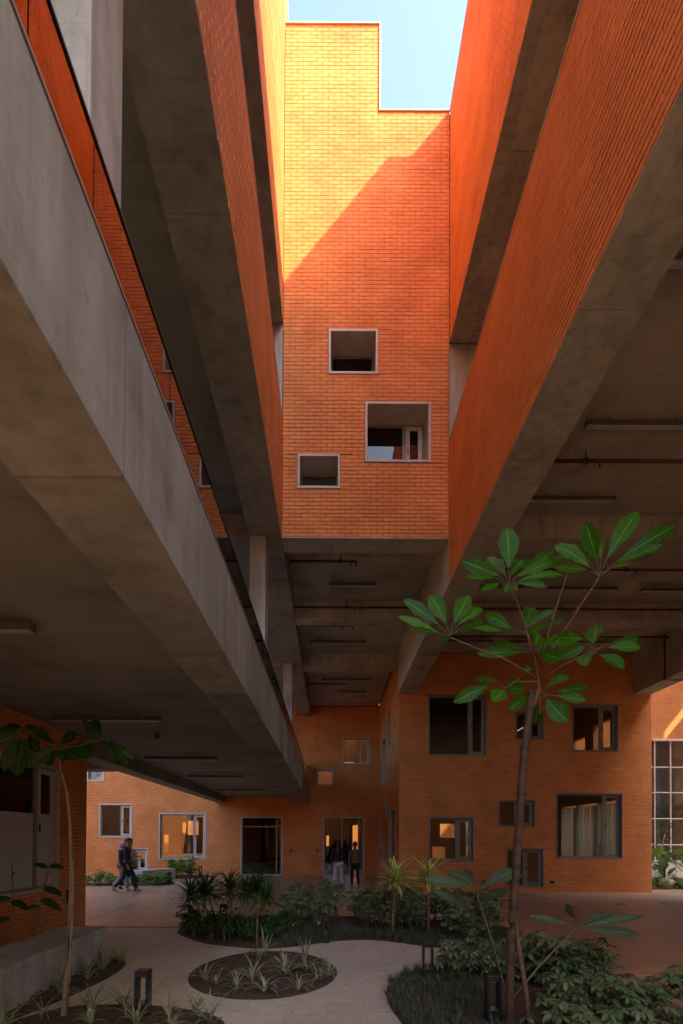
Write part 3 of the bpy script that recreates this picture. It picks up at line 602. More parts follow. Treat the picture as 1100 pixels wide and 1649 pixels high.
def bollard():
    t = thing("bollard_light", "", "bollard light", (0, 0, 0), "black bollard lights in the beds")
    w, h = .065, .46
    mb = MB(); mb.box(-w, w, -w, w, 0, .14); mb.build("bollard_base", MAT['black'], t, bevel=.004)
    for sx in (-1, 1):
        mb = MB(); mb.box(min(sx * w, sx * (w - .022)), max(sx * w, sx * (w - .022)), -w, w, .1405, h - .0555); mb.build("upright", MAT['black'], t, bevel=.003)
    mb = MB(); mb.box(-w, w, -w, w, h - .055, h); mb.build("bollard_cap", MAT['black'], t, bevel=.004)
    mb = MB(); mb.tube([(0, 0, h - .056), (0, 0, h - .075)], .032, 12); mb.build("lamp_lens", MAT['diffuser'], t)
    mb = MB(); mb.tube([(0, 0, .1405), (0, 0, .165)], [.045, .02], 12); mb.build("reflector", MAT['lightgrey'], t)
    return t
BO = [(-1.80, 5.25, 1.0, "black bollard light among spider plants at the lower left"), (1.22, 6.72, 1.0, "black bollard light on the grassy edge right of the path"), (-.07, 9.04, 1.0, "black bollard light at the front of the middle bed"),
      (1.55, 5.14, 1.05, "black bollard light beside the wooden tree stake"), (-2.05, 10.5, 1.0, "black bollard light behind the dark dracaena clump"), (-6.01, 23.28, 1, "distant black bollard light, left of a pair by the far facade"), (-5.85, 24.5, 1, "distant black bollard light, right of a pair by the far facade"), (-5.98, 20.14, 1, "distant black bollard light by the end of the low bench block")]
b0 = bollard()
for i, (x, y, s, lb) in enumerate(BO):
    o = b0 if i == 0 else copy_tree(b0)
    o.location = (x, y, 0.0); o['label'] = lb; o.rotation_euler.z = R.uniform(-.15, .15)
# ------------------------------------------------------------------ foliage materials
MAT['leaf'] = leaf_material("umbrella_leaf", (.032, .145, .006), (.085, .26, .012), .5, .42, None, True, .3)
MAT['leaf_dark'] = leaf_material("dark_leaf", (.018, .058, .010), (.034, .092, .016), .25, .4, None, True)
MAT['leaf_shrub'] = leaf_material("shrub_leaf", (.10, .165, .07), (.19, .265, .125), .25, .28, None, False, .5)
MAT['leaf_sapling'] = leaf_material("sapling_leaf", (.055, .095, .04), (.085, .13, .06), .3, .45, None, True, .25)
MAT['leaf_bright'] = leaf_material("fresh_leaf", (.09, .19, .03), (.18, .30, .05), .4, .45)
MAT['leaf_straw'] = leaf_material("strap_leaf", (.045, .105, .028), (.11, .21, .06), .3, .38)
MAT['leaf_straplight'] = leaf_material("light_strap_leaf", (.05, .13, .025), (.10, .21, .045), .35, .4)
MAT['leaf_spider'] = leaf_material("spider_plant_leaf", (.09, .17, .05), (.15, .23, .08), .3, .45, ((.50, .50, .33), .38))
MAT['leaf_varieg'] = leaf_material("variegated_leaf", (.15, .30, .04), (.22, .38, .06), .4, .42, ((.78, .76, .26), .40))
MAT['grass'] = leaf_material("mondo_grass", (.075, .105, .06), (.13, .165, .095), .25, .5)

def leaf(mb, B, T, w, nrm, sag=.08, n=6, fold=.25, power=.75, ctrl=None, skew=.85):
    B, T, nrm = Vector(B), Vector(T), Vector(nrm).normalized()
    d = T - B; L = d.length; side = d.cross(nrm)
    side = side.normalized() if side.length > 1e-4 else Vector((1, 0, 0))
    up_ = side.cross(d).normalized()
    if up_.dot(nrm) < 0: up_ = -up_
    i0 = len(mb.v); mb.uv = mb.uv if mb.uv is not None else []
    prev = None
    for k in range(n + 1):
        t = k / n; p = B + d * t + up_ * (sag * L * 4 * t * (1 - t)) if ctrl is None else B * (1 - t) ** 2 + Vector(ctrl) * 2 * t * (1 - t) + T * t * t
        hw = w / 2 * max(.04, math.sin(math.pi * min(1, .03 + .95 * t) ** skew)) ** power
        if k == n: hw = w * .02
        lift = up_ * (hw * fold)
        wob = up_ * (math.sin(t * 19 + i0) * hw * .16); hw *= 1 + .06 * math.sin(t * 23 + i0)
        mb.v += [tuple(p - side * hw + lift + wob), tuple(p), tuple(p + side * hw + lift - wob)]
        mb.uv += [(-1, t), (0, t), (1, t)]
        if k: a = i0 + (k - 1) * 3; mb.f += [(a, a + 1, a + 4, a + 3), (a + 1, a + 2, a + 5, a + 4)]
def strap(mb, base, az, L, w, elev, droop, n=5, rng=R):
    d = Vector((math.cos(az), math.sin(az), 0)); p = Vector(base); mb.uv = mb.uv if mb.uv is not None else []
    side = Vector((-math.sin(az), math.cos(az), 0)); a = elev; i0 = len(mb.v); st = L / n
    for k in range(n + 1):
        t = k / n; hw = w / 2 * (1 - t ** 2.2) * min(1, .55 + t * 2) + .0006
        u_ = Vector((0, 0, 1)) * math.cos(a) - d * math.sin(a)
        mb.v += [tuple(p - side * hw + u_ * hw * .35), tuple(p), tuple(p + side * hw + u_ * hw * .35)]; mb.uv += [(-1, t), (0, t), (1, t)]
        if k: c = i0 + (k - 1) * 3; mb.f += [(c, c + 1, c + 4, c + 3), (c + 1, c + 2, c + 5, c + 4)]
        p = p + (d * math.cos(a) + Vector((0, 0, 1)) * math.sin(a)) * st; a -= droop / n * (.5 + t)

# ------------------------------------------------------------------ soil beds
def smooth_loop(P, k=5):
    out = []; n = len(P)
    for i in range(n):
        p0, p1, p2, p3 = (Vector((*P[(i + j) % n], 0)) for j in (-1, 0, 1, 2))
        for s in range(k):
            t = s / k; q = .5 * ((2 * p1) + (-p0 + p2) * t + (2 * p0 - 5 * p1 + 4 * p2 - p3) * t * t + (-p0 + 3 * p1 - 3 * p2 + p3) * t ** 3); out.append((q.x, q.y))
    return out
def inside(x, y, P):
    c = False; j = len(P) - 1
    for i in range(len(P)):
        if (P[i][1] > y) != (P[j][1] > y) and x < (P[j][0] - P[i][0]) * (y - P[i][1]) / (P[j][1] - P[i][1] + 1e-12) + P[i][0]: c = not c
        j = i
    return c
def soil_bed(P, smooth=True):
    P = smooth_loop(P) if smooth else P
    n = len(P); cx = sum(p[0] for p in P) / n; cy = sum(p[1] for p in P) / n; mb = MB()
    def ring(dist, z):
        o = []
        for i in range(n):
            a, b_ = Vector(P[i - 1]), Vector(P[(i + 1) % n]); t = (b_ - a).normalized(); nn = Vector((-t.y, t.x))
            q = Vector(P[i]) + nn * dist
            if not inside(q.x, q.y, P) and dist > 0: q = Vector(P[i]) - nn * dist
            o.append((q.x, q.y, z + R.uniform(-.003, .003)))
        return o
    r0 = [(x, y, -.004) for x, y in P]; r1 = ring(.02, .012); r2 = ring(.07, .03)
    mb.v = r0 + r1 + r2
    for k in (0, n): mb.f += [(k + i, k + (i + 1) % n, k + n + (i + 1) % n, k + n + i) for i in range(n)]
    mb.f.append(tuple(range(2 * n, 3 * n)))
    for _ in range(int(n * 3)):        # clods
        for _t in range(20):
            x = R.uniform(min(p[0] for p in P), max(p[0] for p in P)); y = R.uniform(min(p[1] for p in P), max(p[1] for p in P))
            if inside(x, y, P): break
        else: continue
        s = R.uniform(.008, .026); a = R.random() * 6; i = len(mb.v)
        mb.v += [(x + s * math.cos(a + j * 1.257), y + s * math.sin(a + j * 1.257), .02) for j in range(5)] + [(x, y, .028 + s * .7)]
        mb.f += [(i + j, i + (j + 1) % 5, i + 5) for j in range(5)]
    o = mb.build("soil_bed", MAT['soil']); tag(o, kind='structure'); return P
BED_A = soil_bed([(-2.85, 10.2), (-2.49, 9.42), (-1.93, 8.83), (-1.08, 8.51), (-.5, 8.72), (.1, 9.15), (.5, 9.27), (.95, 9.2), (1.6, 8.72), (2.24, 8.5), (2.99, 9.0), (3.5, 10.0), (3.2, 11.2), (1, 11.9), (-1.1, 12.0), (-2.5, 11.4)])
BED_C = soil_bed([(.68, 5.1), (.63, 5.98), (.85, 6.77), (1.36, 7.44), (2.06, 7.84), (2.68, 8.06), (3.3, 8.2), (3.63, 7.6), (3.6, 6.68), (3.35, 5.6), (3.2, 4.6), (2.6, 3.6), (1.2, 3.6), (.8, 4.2)])
BED_R = soil_bed([(-.84 + .95 * math.cos(a * .628), 7.05 + 1.23 * math.sin(a * .628)) for a in range(10)])
BED_D = soil_bed([(-3.17, 4.9), (-2.95, 5.3), (-2.78, 6.2), (-2.72, 7.0), (-2.85, 7.6), (-3.17, 7.75)])
BED_E = soil_bed([(-3.12, 4.7), (-2.7, 5.5), (-1.9, 5.62), (-1.25, 5.4), (-.95, 5.0), (-1.1, 4.2), (-2, 3.6), (-3.1, 3.8)])
soil_bed([(-4.82, 2.7), (-3.84, 2.7), (-3.84, 7.7), (-4.82, 7.7)], False)
BED_F = soil_bed([(-11.5, 19.3), (-8, 19.3), (-6.2, 19.5), (-5.9, 20.6), (-6.3, 21.0), (-7.9, 20.4), (-11.5, 20.6)])
BED_G = soil_bed([(-7.2, 23.2), (-5.6, 22.9), (-5.3, 24.6), (-7.4, 24.8)])
BED_H = soil_bed([(11.2, 19.4), (13, 19.2), (20, 19.2), (20, 23), (11.2, 23)])

# ------------------------------------------------------------------ main umbrella tree with stake
TREE = [((1.609, 4.85, 4.033), [((1.602, 4.845, 4.194), (1.582, 4.82, 4.541), 0.184), ((1.583, 4.893, 4.155), (1.502, 5.137, 4.443), 0.145), ((1.509, 4.856, 4.131), (1.191, 4.887, 4.276), 0.134), ((1.459, 4.818, 4.09), (1.173, 4.635, 3.994), 0.072), ((1.511, 4.808, 4.04), (1.278, 4.571, 3.857), 0.078), ((1.641, 4.897, 4.158), (1.851, 5.165, 4.435), 0.134), ((1.7, 4.853, 4.142), (2.021, 4.87, 4.357), 0.111), ((1.678, 4.856, 4.121), (2.103, 4.89, 4.322), 0.1), ((1.709, 4.847, 4.083), (2.083, 4.83, 4.121), 0.078), ((1.656, 4.823, 4.048), (1.874, 4.671, 3.934), 0.078), ((1.58, 4.797, 4.008), (1.45, 4.497, 3.808), 0.067), ((1.613, 4.797, 4.008), (1.548, 4.496, 3.818), 0.067)]), ((2.353, 4.7, 4.048), [((2.261, 4.712, 4.141), (1.99, 4.781, 4.359), 0.135), ((2.34, 4.717, 4.199), (2.282, 4.812, 4.585), 0.151), ((2.425, 4.702, 4.22), (2.695, 4.715, 4.63), 0.151), ((2.517, 4.702, 4.192), (3.025, 4.71, 4.507), 0.119), ((2.516, 4.688, 4.163), (2.854, 4.619, 4.286), 0.092), ((2.209, 4.659, 4.087), (1.837, 4.426, 3.984), 0.076), ((2.418, 4.646, 4.076), (2.418, 4.338, 3.968), 0.054), ((2.296, 4.761, 4.205), (2.345, 5.108, 4.521), 0.119), ((2.395, 4.76, 4.233), (2.626, 5.101, 4.602), 0.108)]), ((1.016, 4.6, 3.468), [((0.91, 4.604, 3.586), (0.63, 4.628, 3.804), 0.116), ((0.986, 4.61, 3.595), (0.863, 4.669, 3.867), 0.137), ((1.055, 4.611, 3.595), (1.199, 4.673, 3.86), 0.143), ((1.1, 4.62, 3.588), (1.335, 4.734, 3.773), 0.095), ((0.914, 4.597, 3.503), (0.571, 4.58, 3.634), 0.074), ((0.907, 4.561, 3.49), (0.662, 4.34, 3.439), 0.053), ((1.132, 4.557, 3.548), (1.226, 4.313, 3.487), 0.063), ((1.078, 4.55, 3.502), (1.145, 4.27, 3.404), 0.048), ((0.983, 4.547, 3.437), (0.864, 4.245, 3.314), 0.053)]), ((1.826, 5.0, 3.668), [((1.675, 5.015, 3.708), (1.467, 5.099, 3.87), 0.126), ((1.825, 5.046, 3.733), (1.974, 5.305, 4.033), 0.138), ((1.807, 4.994, 3.701), (2.075, 4.959, 3.867), 0.08), ((1.83, 4.993, 3.677), (2.148, 4.956, 3.78), 0.057), ((1.607, 4.984, 3.667), (1.295, 4.893, 3.664), 0.063), ((1.687, 4.948, 3.636), (1.501, 4.654, 3.555), 0.069)]), ((1.92, 5.05, 3.5), [((1.897, 4.99, 3.537), (1.8, 4.648, 3.522), 0.197), ((1.803, 5.048, 3.499), (1.369, 5.04, 3.482), 0.104), ((1.794, 5.089, 3.549), (1.596, 5.312, 3.657), 0.093), ((1.939, 5.007, 3.474), (2.049, 4.765, 3.336), 0.128), ((2.088, 5.033, 3.425), (2.327, 4.935, 3.508), 0.104), ((2.036, 5.077, 3.581), (2.4, 5.23, 3.687), 0.104), ((1.973, 5.095, 3.546), (2.301, 5.352, 3.781), 0.081)]), ((2.327, 4.75, 3.409), [((2.338, 4.793, 3.491), (2.492, 5.037, 3.756), 0.175), ((2.235, 4.776, 3.529), (2.076, 4.922, 3.588), 0.12), ((2.449, 4.74, 3.44), (2.707, 4.686, 3.411), 0.098), ((2.492, 4.77, 3.495), (2.795, 4.886, 3.561), 0.098), ((2.267, 4.704, 3.371), (2.111, 4.444, 3.173), 0.142), ((2.365, 4.726, 3.368), (2.505, 4.593, 3.201), 0.12)]), ((1.976, 5.0, 3.066), [((2.026, 5.024, 3.165), (2.277, 5.158, 3.312), 0.109), ((2.094, 5.007, 3.12), (2.419, 5.044, 3.167), 0.08), ((2.104, 4.987, 3.075), (2.334, 4.916, 3.012), 0.092), ((1.999, 4.986, 3.039), (2.153, 4.904, 2.814), 0.184), ((1.949, 5.033, 3.016), (1.979, 5.22, 2.858), 0.126), ((1.815, 4.984, 3.072), (1.613, 4.895, 2.917), 0.115)]), ((1.597, 4.9, 3.117), [((1.432, 4.896, 3.138), (1.111, 4.875, 2.978), 0.124), ((1.522, 4.932, 3.194), (1.378, 5.113, 3.264), 0.068), ((1.577, 4.871, 3.086), (1.414, 4.704, 2.941), 0.146), ((1.602, 4.861, 3.106), (1.679, 4.641, 3.034), 0.101), ((1.74, 4.936, 3.208), (1.693, 5.139, 3.244), 0.073), ((1.786, 4.952, 3.264), (1.994, 5.245, 3.398), 0.113)])]
TSTEMS = [[(1.939, 4.98, 2.899), (1.936, 5.0, 3.193), (1.909, 5.02, 3.414), (1.851, 5.02, 3.577), (1.802, 4.98, 3.718), (1.699, 4.9, 3.903), (1.609, 4.85, 4.033)], [(2.005, 5.0, 3.338), (2.031, 4.95, 3.478), (2.231, 4.8, 3.834), (2.353, 4.7, 4.048)], [(1.959, 5.0, 3.425), (1.985, 4.95, 3.581), (2.079, 4.9, 3.933), (2.131, 4.85, 4.137)], [(1.924, 5.0, 3.239), (1.537, 4.8, 3.356), (1.288, 4.7, 3.403), (1.016, 4.6, 3.468)], [(1.909, 5.02, 3.49), (1.826, 5.0, 3.668)], [(1.959, 5.0, 3.205), (2.078, 4.9, 3.307), (2.174, 4.8, 3.348), (2.327, 4.75, 3.409)], [(1.924, 5.0, 3.193), (1.959, 5.0, 3.124), (1.976, 5.0, 3.066)], [(1.936, 5.0, 3.205), (1.756, 4.95, 3.189), (1.597, 4.9, 3.117)]]
TRUNK = [(1.849, 5.0, 0.006), (1.816, 5.02, 0.371), (1.751, 5.03, 0.77), (1.725, 5.04, 1.229), (1.777, 5.04, 1.924), (1.814, 5.03, 2.561), (1.874, 5.02, 2.966), (1.936, 5.0, 3.135)]
STAKE = [(1.634, 4.92, 0.005), (1.654, 4.93, 0.901), (1.682, 4.93, 1.24), (1.73, 4.94, 1.863), (1.779, 4.95, 2.548), (1.852, 4.96, 3.106)]
LTREE = [((-2.63, 5.2, 2.607), [((-2.673, 5.19, 2.594), (-2.839, 5.137, 2.447), 0.131), ((-2.654, 5.212, 2.579), (-2.796, 5.28, 2.443), 0.12), ((-2.582, 5.164, 2.572), (-2.45, 4.96, 2.436), 0.131), ((-2.58, 5.221, 2.593), (-2.508, 5.339, 2.514), 0.12), ((-2.536, 5.191, 2.6), (-2.274, 5.143, 2.499), 0.108), ((-2.546, 5.211, 2.628), (-2.29, 5.273, 2.591), 0.096), ((-2.673, 5.225, 2.629), (-2.932, 5.366, 2.776), 0.096), ((-2.616, 5.231, 2.643), (-2.556, 5.408, 2.799), 0.096)]), ((-2.904, 5.1, 2.736), [((-2.945, 5.089, 2.722), (-3.152, 5.029, 2.593), 0.129), ((-2.97, 5.111, 2.75), (-3.32, 5.171, 2.724), 0.106), ((-2.938, 5.098, 2.689), (-3.084, 5.085, 2.357), 0.129), ((-2.915, 5.099, 2.665), (-2.966, 5.095, 2.311), 0.176), ((-2.885, 5.109, 2.679), (-2.875, 5.162, 2.391), 0.141), ((-2.841, 5.072, 2.696), (-2.661, 4.916, 2.508), 0.106), ((-2.884, 5.127, 2.754), (-2.763, 5.279, 2.748), 0.094), ((-2.945, 5.139, 2.768), (-3.227, 5.362, 2.848), 0.082), ((-2.919, 5.146, 2.781), (-2.942, 5.406, 2.834), 0.082)]), ((-2.172, 5.15, 2.685), [((-2.198, 5.167, 2.711), (-2.423, 5.265, 2.881), 0.083), ((-2.198, 5.126, 2.716), (-2.273, 4.992, 2.73), 0.083), ((-2.202, 5.176, 2.719), (-2.346, 5.325, 2.901), 0.095), ((-2.194, 5.116, 2.684), (-2.208, 4.925, 2.671), 0.071), ((-2.158, 5.117, 2.661), (-2.049, 4.927, 2.524), 0.095), ((-2.14, 5.158, 2.656), (-2.03, 5.201, 2.449), 0.083), ((-2.112, 5.148, 2.655), (-1.921, 5.135, 2.416), 0.083), ((-2.114, 5.152, 2.667), (-1.886, 5.167, 2.486), 0.071)])]
LSTEMS = [[(-2.63, 5.2, 2.607), (-2.802, 5.15, 2.687), (-2.904, 5.1, 2.736)], [(-2.624, 5.2, 2.589), (-2.399, 5.18, 2.623), (-2.172, 5.15, 2.685)]]
LTRUNK = [(-2.544, 5.2, -0.027), (-2.524, 5.2, 0.358), (-2.489, 5.2, 0.833), (-2.484, 5.2, 1.429), (-2.501, 5.2, 1.847), (-2.535, 5.2, 2.176), (-2.604, 5.2, 2.415), (-2.624, 5.2, 2.607)]
LSTAKE = [(-2.492, 5.18, -0.02), (-2.481, 5.18, 0.482), (-2.467, 5.19, 0.954), (-2.461, 5.2, 1.519)]
SAP1 = [((1.497, 5.5, 1.18), [((1.435, 5.502, 1.255), (0.963, 5.515, 1.334), 0.139), ((1.368, 5.488, 1.055), (1.033, 5.417, 1.236), 0.101), ((1.489, 5.563, 1.269), (1.455, 5.92, 1.395), 0.164), ((1.496, 5.541, 1.278), (1.266, 5.771, 1.402), 0.164), ((1.55, 5.507, 1.256), (1.918, 5.548, 1.426), 0.164), ((1.583, 5.489, 1.27), (1.939, 5.428, 1.377), 0.076), ((1.54, 5.473, 1.146), (1.767, 5.322, 1.249), 0.114), ((1.417, 5.433, 1.149), (1.242, 5.052, 1.248), 0.164)])]
SAP2 = [((2.352, 5.2, 0.876), [((2.292, 5.212, 0.928), (1.947, 5.283, 0.993), 0.09), ((2.397, 5.272, 0.973), (2.472, 5.68, 1.063), 0.096), ((2.412, 5.201, 0.906), (3.029, 5.205, 1.016), 0.096), ((2.43, 5.239, 0.912), (2.878, 5.462, 1.004), 0.084), ((2.429, 5.198, 0.895), (2.969, 5.183, 0.835), 0.108)])]
SAPSTEM = [[(1.776, 5.35, 0.097), (1.65, 5.4, 0.635), (1.497, 5.5, 1.18)], [(1.682, 5.1, 0.185), (1.993, 5.15, 0.536), (2.352, 5.2, 0.876)]]

def palmate(root, clusters, lmat, smat, r=.006):
    for c, ls in clusters:
        mb = MB()
        for (B, T, w) in ls:
            mb.tube([c, ((c[0] + B[0]) / 2, (c[1] + B[1]) / 2, (c[2] + B[2]) / 2 + .006), B], [r * .7, r * .5, r * .4], 5)
        mb.build("petiole", smat, root, smooth=True)
        for (B, T, w) in ls:
            vd = (Vector((0, 0, 1.74)) - Vector(B)).normalized()
            nr = vd * .8 + Vector((R.uniform(-.3, .3), R.uniform(-.2, .2), .25 + R.uniform(-.3, .3)))
            m_ = MB(); leaf(m_, B, T, w * 1.02, nr, R.uniform(-.02, .10), 9, R.uniform(.12, .3), .8, None, 1.3); m_.build("leaf", lmat, root, smooth=True)
tree = thing("umbrella_tree", "tall slim umbrella tree with glossy palmate leaves tied to a thick stake", "tree", (1.85, 5.0, 0))
mb = MB(); T_ = [(1.86, 5.0, -.02)] + TRUNK; mb.tube(T_, [.026, .025, .024, .022, .021, .021, .021, .020, .018], 10); mb.build("trunk", MAT['bark'], tree, smooth=True)
for s in TSTEMS: mb = MB(); mb.tube(s, [.009 - .004 * i / (len(s) - 1) for i in range(len(s))], 6); mb.build("branch", MAT['bark'], tree, smooth=True)
palmate(tree, TREE, MAT['leaf'], MAT['greenstem'])
stk = thing("wooden_stake", "thick weathered wooden stake tied to the umbrella tree, cut flat at its top", "stake", (1.63, 4.92, 0))
pts = [Vector(p) for p in STAKE]; dn = (pts[0] - pts[1]).normalized(); pts[0] = pts[0] + dn * (pts[0].z + .15)
fine = []
for a, b_ in zip(pts, pts[1:]): fine += [a.lerp(b_, i / 4) for i in range(4)]
fine.append(pts[-1]); N_ = len(fine)
mb = MB(); mb.tube([p + Vector((R.uniform(-.003, .003), 0, 0)) for p in fine], [.037 - .004 * i / N_ + R.uniform(-.003, .003) for i in range(N_)], 12); mb.build("pole", MAT['wood'], stk, smooth=False)
for z in (1.50, 2.15, 2.58, 1.12):
    for a, b_ in zip(fine, fine[1:]):
        if a.z <= z < b_.z:
            p = a.lerp(b_, (z - a.z) / (b_.z - a.z)); mb = MB(); mb.tube([p - Vector((0, 0, .012)), p + Vector((0, 0, .012))], .041, 12); mb.tube([p + Vector((.02, .02, .004)), p + Vector((.06, .06, 0))], .01, 6); mb.build("tie", MAT['rubber'], stk)
lt = thing("umbrella_tree", "slender dark leaved umbrella tree on a thin pale trunk beside the left bench", "tree", (-2.56, 5.2, 0))
mb = MB(); mb.tube([(-2.57, 5.2, -.02)] + LTRUNK, [.027, .026, .024, .022, .02, .018, .015, .013, .011], 9); mb.build("trunk", MAT['palebark'], lt, smooth=True)
for s in LSTEMS: mb = MB(); mb.tube(s, [.010, .008, .006], 6); mb.build("branch", MAT['greenstem'], lt, smooth=True)
palmate(lt, LTREE, MAT['leaf_dark'], MAT['greenstem'], .005)
ls_ = thing("bamboo_cane", "thin pale cane propping the slender left tree", "cane", (-2.5, 5.17, 0))
mb = MB(); mb.tube([(-2.53, 5.18, -.02)] + LSTAKE, .011, 7); mb.build("cane", MAT['palebark'], ls_, smooth=True)
for dat, st, lb in ((SAP1, SAPSTEM[0], "young fig like sapling with long grey green leaves left of the wooden stake"), (SAP2, SAPSTEM[1], "young sapling leaning right with long drooping leaves over the orange paving")):
    b0_ = st[0]; sp_ = thing("sapling", lb, "sapling", (b0_[0], b0_[1], 0), "large leaved saplings in the right bed")
    mb = MB(); mb.tube([(b0_[0], b0_[1], -.02)] + st, [.014, .013, .010, .007], 7); mb.build("stem", MAT['greenstem'], sp_, smooth=True); palmate(sp_, [(c_, [(B, T, w * .8) for B, T, w in l_]) for c_, l_ in dat], MAT['leaf_sapling'], MAT['greenstem'], .006)

# ------------------------------------------------------------------ repeated garden plants
def shrub_proto(seed, h=.6, spread=.32, nw=26, lmat='leaf_shrub', ll=.095):
    rng = random.Random(seed); t = thing("umbrella_shrub", "", "shrub", (0, 0, 0))
    st, fo = MB(), MB()
    for s in range(4):
        a = rng.random() * 6.28; top = Vector((math.cos(a) * spread * .5 * rng.random(), math.sin(a) * spread * .5 * rng.random(), h * rng.uniform(.7, 1)))
        base = Vector((math.cos(a) * .04, math.sin(a) * .04, -.01)); mid = base.lerp(top, .5) + Vector((rng.uniform(-.04, .04), rng.uniform(-.04, .04), 0))
        st.tube([base, mid, top], [.009, .007, .004], 5)
        for k in range(nw // 4 + 1):
            f = .25 + .75 * (k + rng.random() * .5) / (nw / 4); p = base.lerp(mid, f * 2) if f < .5 else mid.lerp(top, min(1, f * 2 - 1))
            az = rng.random() * 6.28; r_ = rng.uniform(.08, .22) * (1.15 - .5 * f) * spread / .32
            c = p + Vector((math.cos(az) * r_, math.sin(az) * r_, rng.uniform(.03, .10))); st.tube([p, c], [.003, .002], 4, False)
            m_ = rng.randint(6, 8); tl = Vector((math.cos(az) * .35, math.sin(az) * .35, 1)).normalized(); t1 = tl.orthogonal().normalized(); t2 = tl.cross(t1)
            for j in range(m_):
                b_ = 6.283 * j / m_ + rng.random() * .3; dd = t1 * math.cos(b_) + t2 * math.sin(b_); L = ll * rng.uniform(.75, 1.15)
                leaf(fo, c + dd * .015, c + dd * L * .93 - tl * L * rng.uniform(.15, .5), L * .40, tl, .06, 3, .2, .7)
    st.build("stem", MAT['greenstem'], t); fo.build("foliage", MAT[lmat], t, kind='stuff', smooth=True)
    return t
PROTO = {}
def place(key, make, x, y, s=1, lb=None, group=None, rz=None, z=.02):
    """first use of a kind moves the original, later uses copy it and its parts"""
    if key not in PROTO: o = make(); PROTO[key] = [o, False]
    o, used = PROTO[key]
    if used: o = copy_tree(o)
    PROTO[key][1] = True
    o.location = (x, y, z); o.scale = (s, s, s * R.uniform(.92, 1.08)); o.rotation_euler = (0, 0, R.random() * 6.28 if rz is None else rz)
    o['label'] = lb
    if group: o['group'] = group
    return o
def scatter(P, n, dmin, cond=lambda x, y: True, rng=R, tries=4000):
    out = []; xs = [p[0] for p in P]; ys = [p[1] for p in P]
    for _ in range(tries):
        x, y = rng.uniform(min(xs), max(xs)), rng.uniform(min(ys), max(ys))
        if inside(x, y, P) and cond(x, y) and all((x - a) ** 2 + (y - b_) ** 2 > dmin * dmin for a, b_ in out):
            out.append((x, y))
            if len(out) >= n: break
    return out
ORD = ['leftmost', 'second from left', 'third from left', 'fourth from left', 'fifth from left', 'sixth from left', 'seventh from left', 'eighth from left', 'ninth from left', 'rightmost']
def relabel(group, text, key=0):
    m_ = sorted([o for o in COL.objects if o.get('group') == group and o.parent is None], key=lambda o: o.location.x / max(o.location.y, 1))
    for i, o in enumerate(m_): o['label'] = text % (ORD[-1] if i == len(m_) - 1 else ORD[i])
GA = "umbrella shrubs in the middle bed"
for i, (x, y) in enumerate(scatter(BED_A, 32, .29, lambda x, y: -1.0 < x < 3.3 and y > 9.95 + .1 * math.sin(x * 3) and (x < 2.3 or y > 9.3))):
    place(('sh', i % 4), lambda i=i: shrub_proto(i, .62), x, y, R.uniform(1.05, 1.35), "grey green umbrella shrub in the dense row along the back of the middle bed", GA)
for i, (x, y) in enumerate([(2.35, 8.95), (2.75, 9.35), (2.1, 9.4), (2.5, 9.8), (3.0, 9.9)]):
    place(('sh', i % 4), None, x, y, R.uniform(.85, 1.1), "umbrella shrub in the full clump at the right end of the middle bed", "umbrella shrubs at the right end of the middle bed")
GC = "umbrella shrubs in the right bed"
for i, (x, y) in enumerate(scatter(BED_C, 30, .30, lambda x, y: x > 1.9 and y > 4.3 or (x > 1.45 and y > 6.9))):
    place(('sc', i % 4), lambda i=i: shrub_proto(20 + i, .33, .33, 26, 'leaf_shrub', .105), x, y, R.uniform(.8, 1.15), "broad low umbrella shrub in the mass of shrubs right of the wooden stake", GC)
for x, y, s, lb in ((2.62, 6.5, 1.55, "taller umbrella shrub rising above the mass behind the leaning sapling"), (3.45, 5.35, 1.3, "umbrella shrub at the lower right picture corner against orange paving"), (3.1, 6.9, 1.2, "umbrella shrub with drooping top at the back right of the right bed")):
    place(('sc', 1), None, x, y, s, lb)
for i, (x, y) in enumerate(((-2.55, 9.75), (-2.35, 9.35), (-2.65, 10.3), (-2.0, 9.1), (-1.7, 8.95), (-1.35, 9.0), (-2.1, 9.5), (-1.1, 9.2), (-1.55, 9.3), (-.85, 9.4), (-2.4, 10.0), (-1.2, 9.7))):
    place(('sd', 0), lambda: shrub_proto(51, .42, .3, 22, 'leaf_dark', .10), x, y, R.uniform(.8, 1.1), "dark low shrub at the left tip of the middle bed", "dark shrubs at the left tip of the middle bed")

def spider_proto(seed, n=20, L=.30, w=.017):
    rng = random.Random(seed); mb = MB()
    for k in range(n): strap(mb, (rng.uniform(-.02, .02), rng.uniform(-.02, .02), -.005), rng.random() * 6.28, L * rng.uniform(.6, 1.25), w * rng.uniform(.8, 1.3), rng.uniform(.65, 1.45), rng.uniform(1.2, 2.6), 6, rng)
    o = mb.build("spider_plant", MAT['leaf_spider'], smooth=True); o['category'] = "spider plant"; return o
SPR = [(-1.50, 6.55), (-1.33, 6.35), (-1.05, 6.15), (-.72, 6.05), (-.35, 6.12), (-.92, 6.55), (-.55, 6.75), (-.98, 7.75), (-.12, 6.55), (-.30, 7.0), (.0, 6.75), (-.62, 7.25)]
SPL = ["striped spider plant at the left end of the round bed", "striped spider plant second from the left rim of the round bed", "striped spider plant left of the middle on the front rim of the round bed", "striped spider plant at the very front of the round bed", "striped spider plant on the front rim, right of the foremost one", "striped spider plant just left of the centre of the round bed",
       "striped spider plant at the centre of the round bed inside the hose loop", "striped spider plant at the foot of the thin sapling, behind it", "striped spider plant at the right front of the round bed", "striped spider plant right of the centre of the round bed", "striped spider plant at the right end of the round bed", "striped spider plant behind the centre of the round bed"]
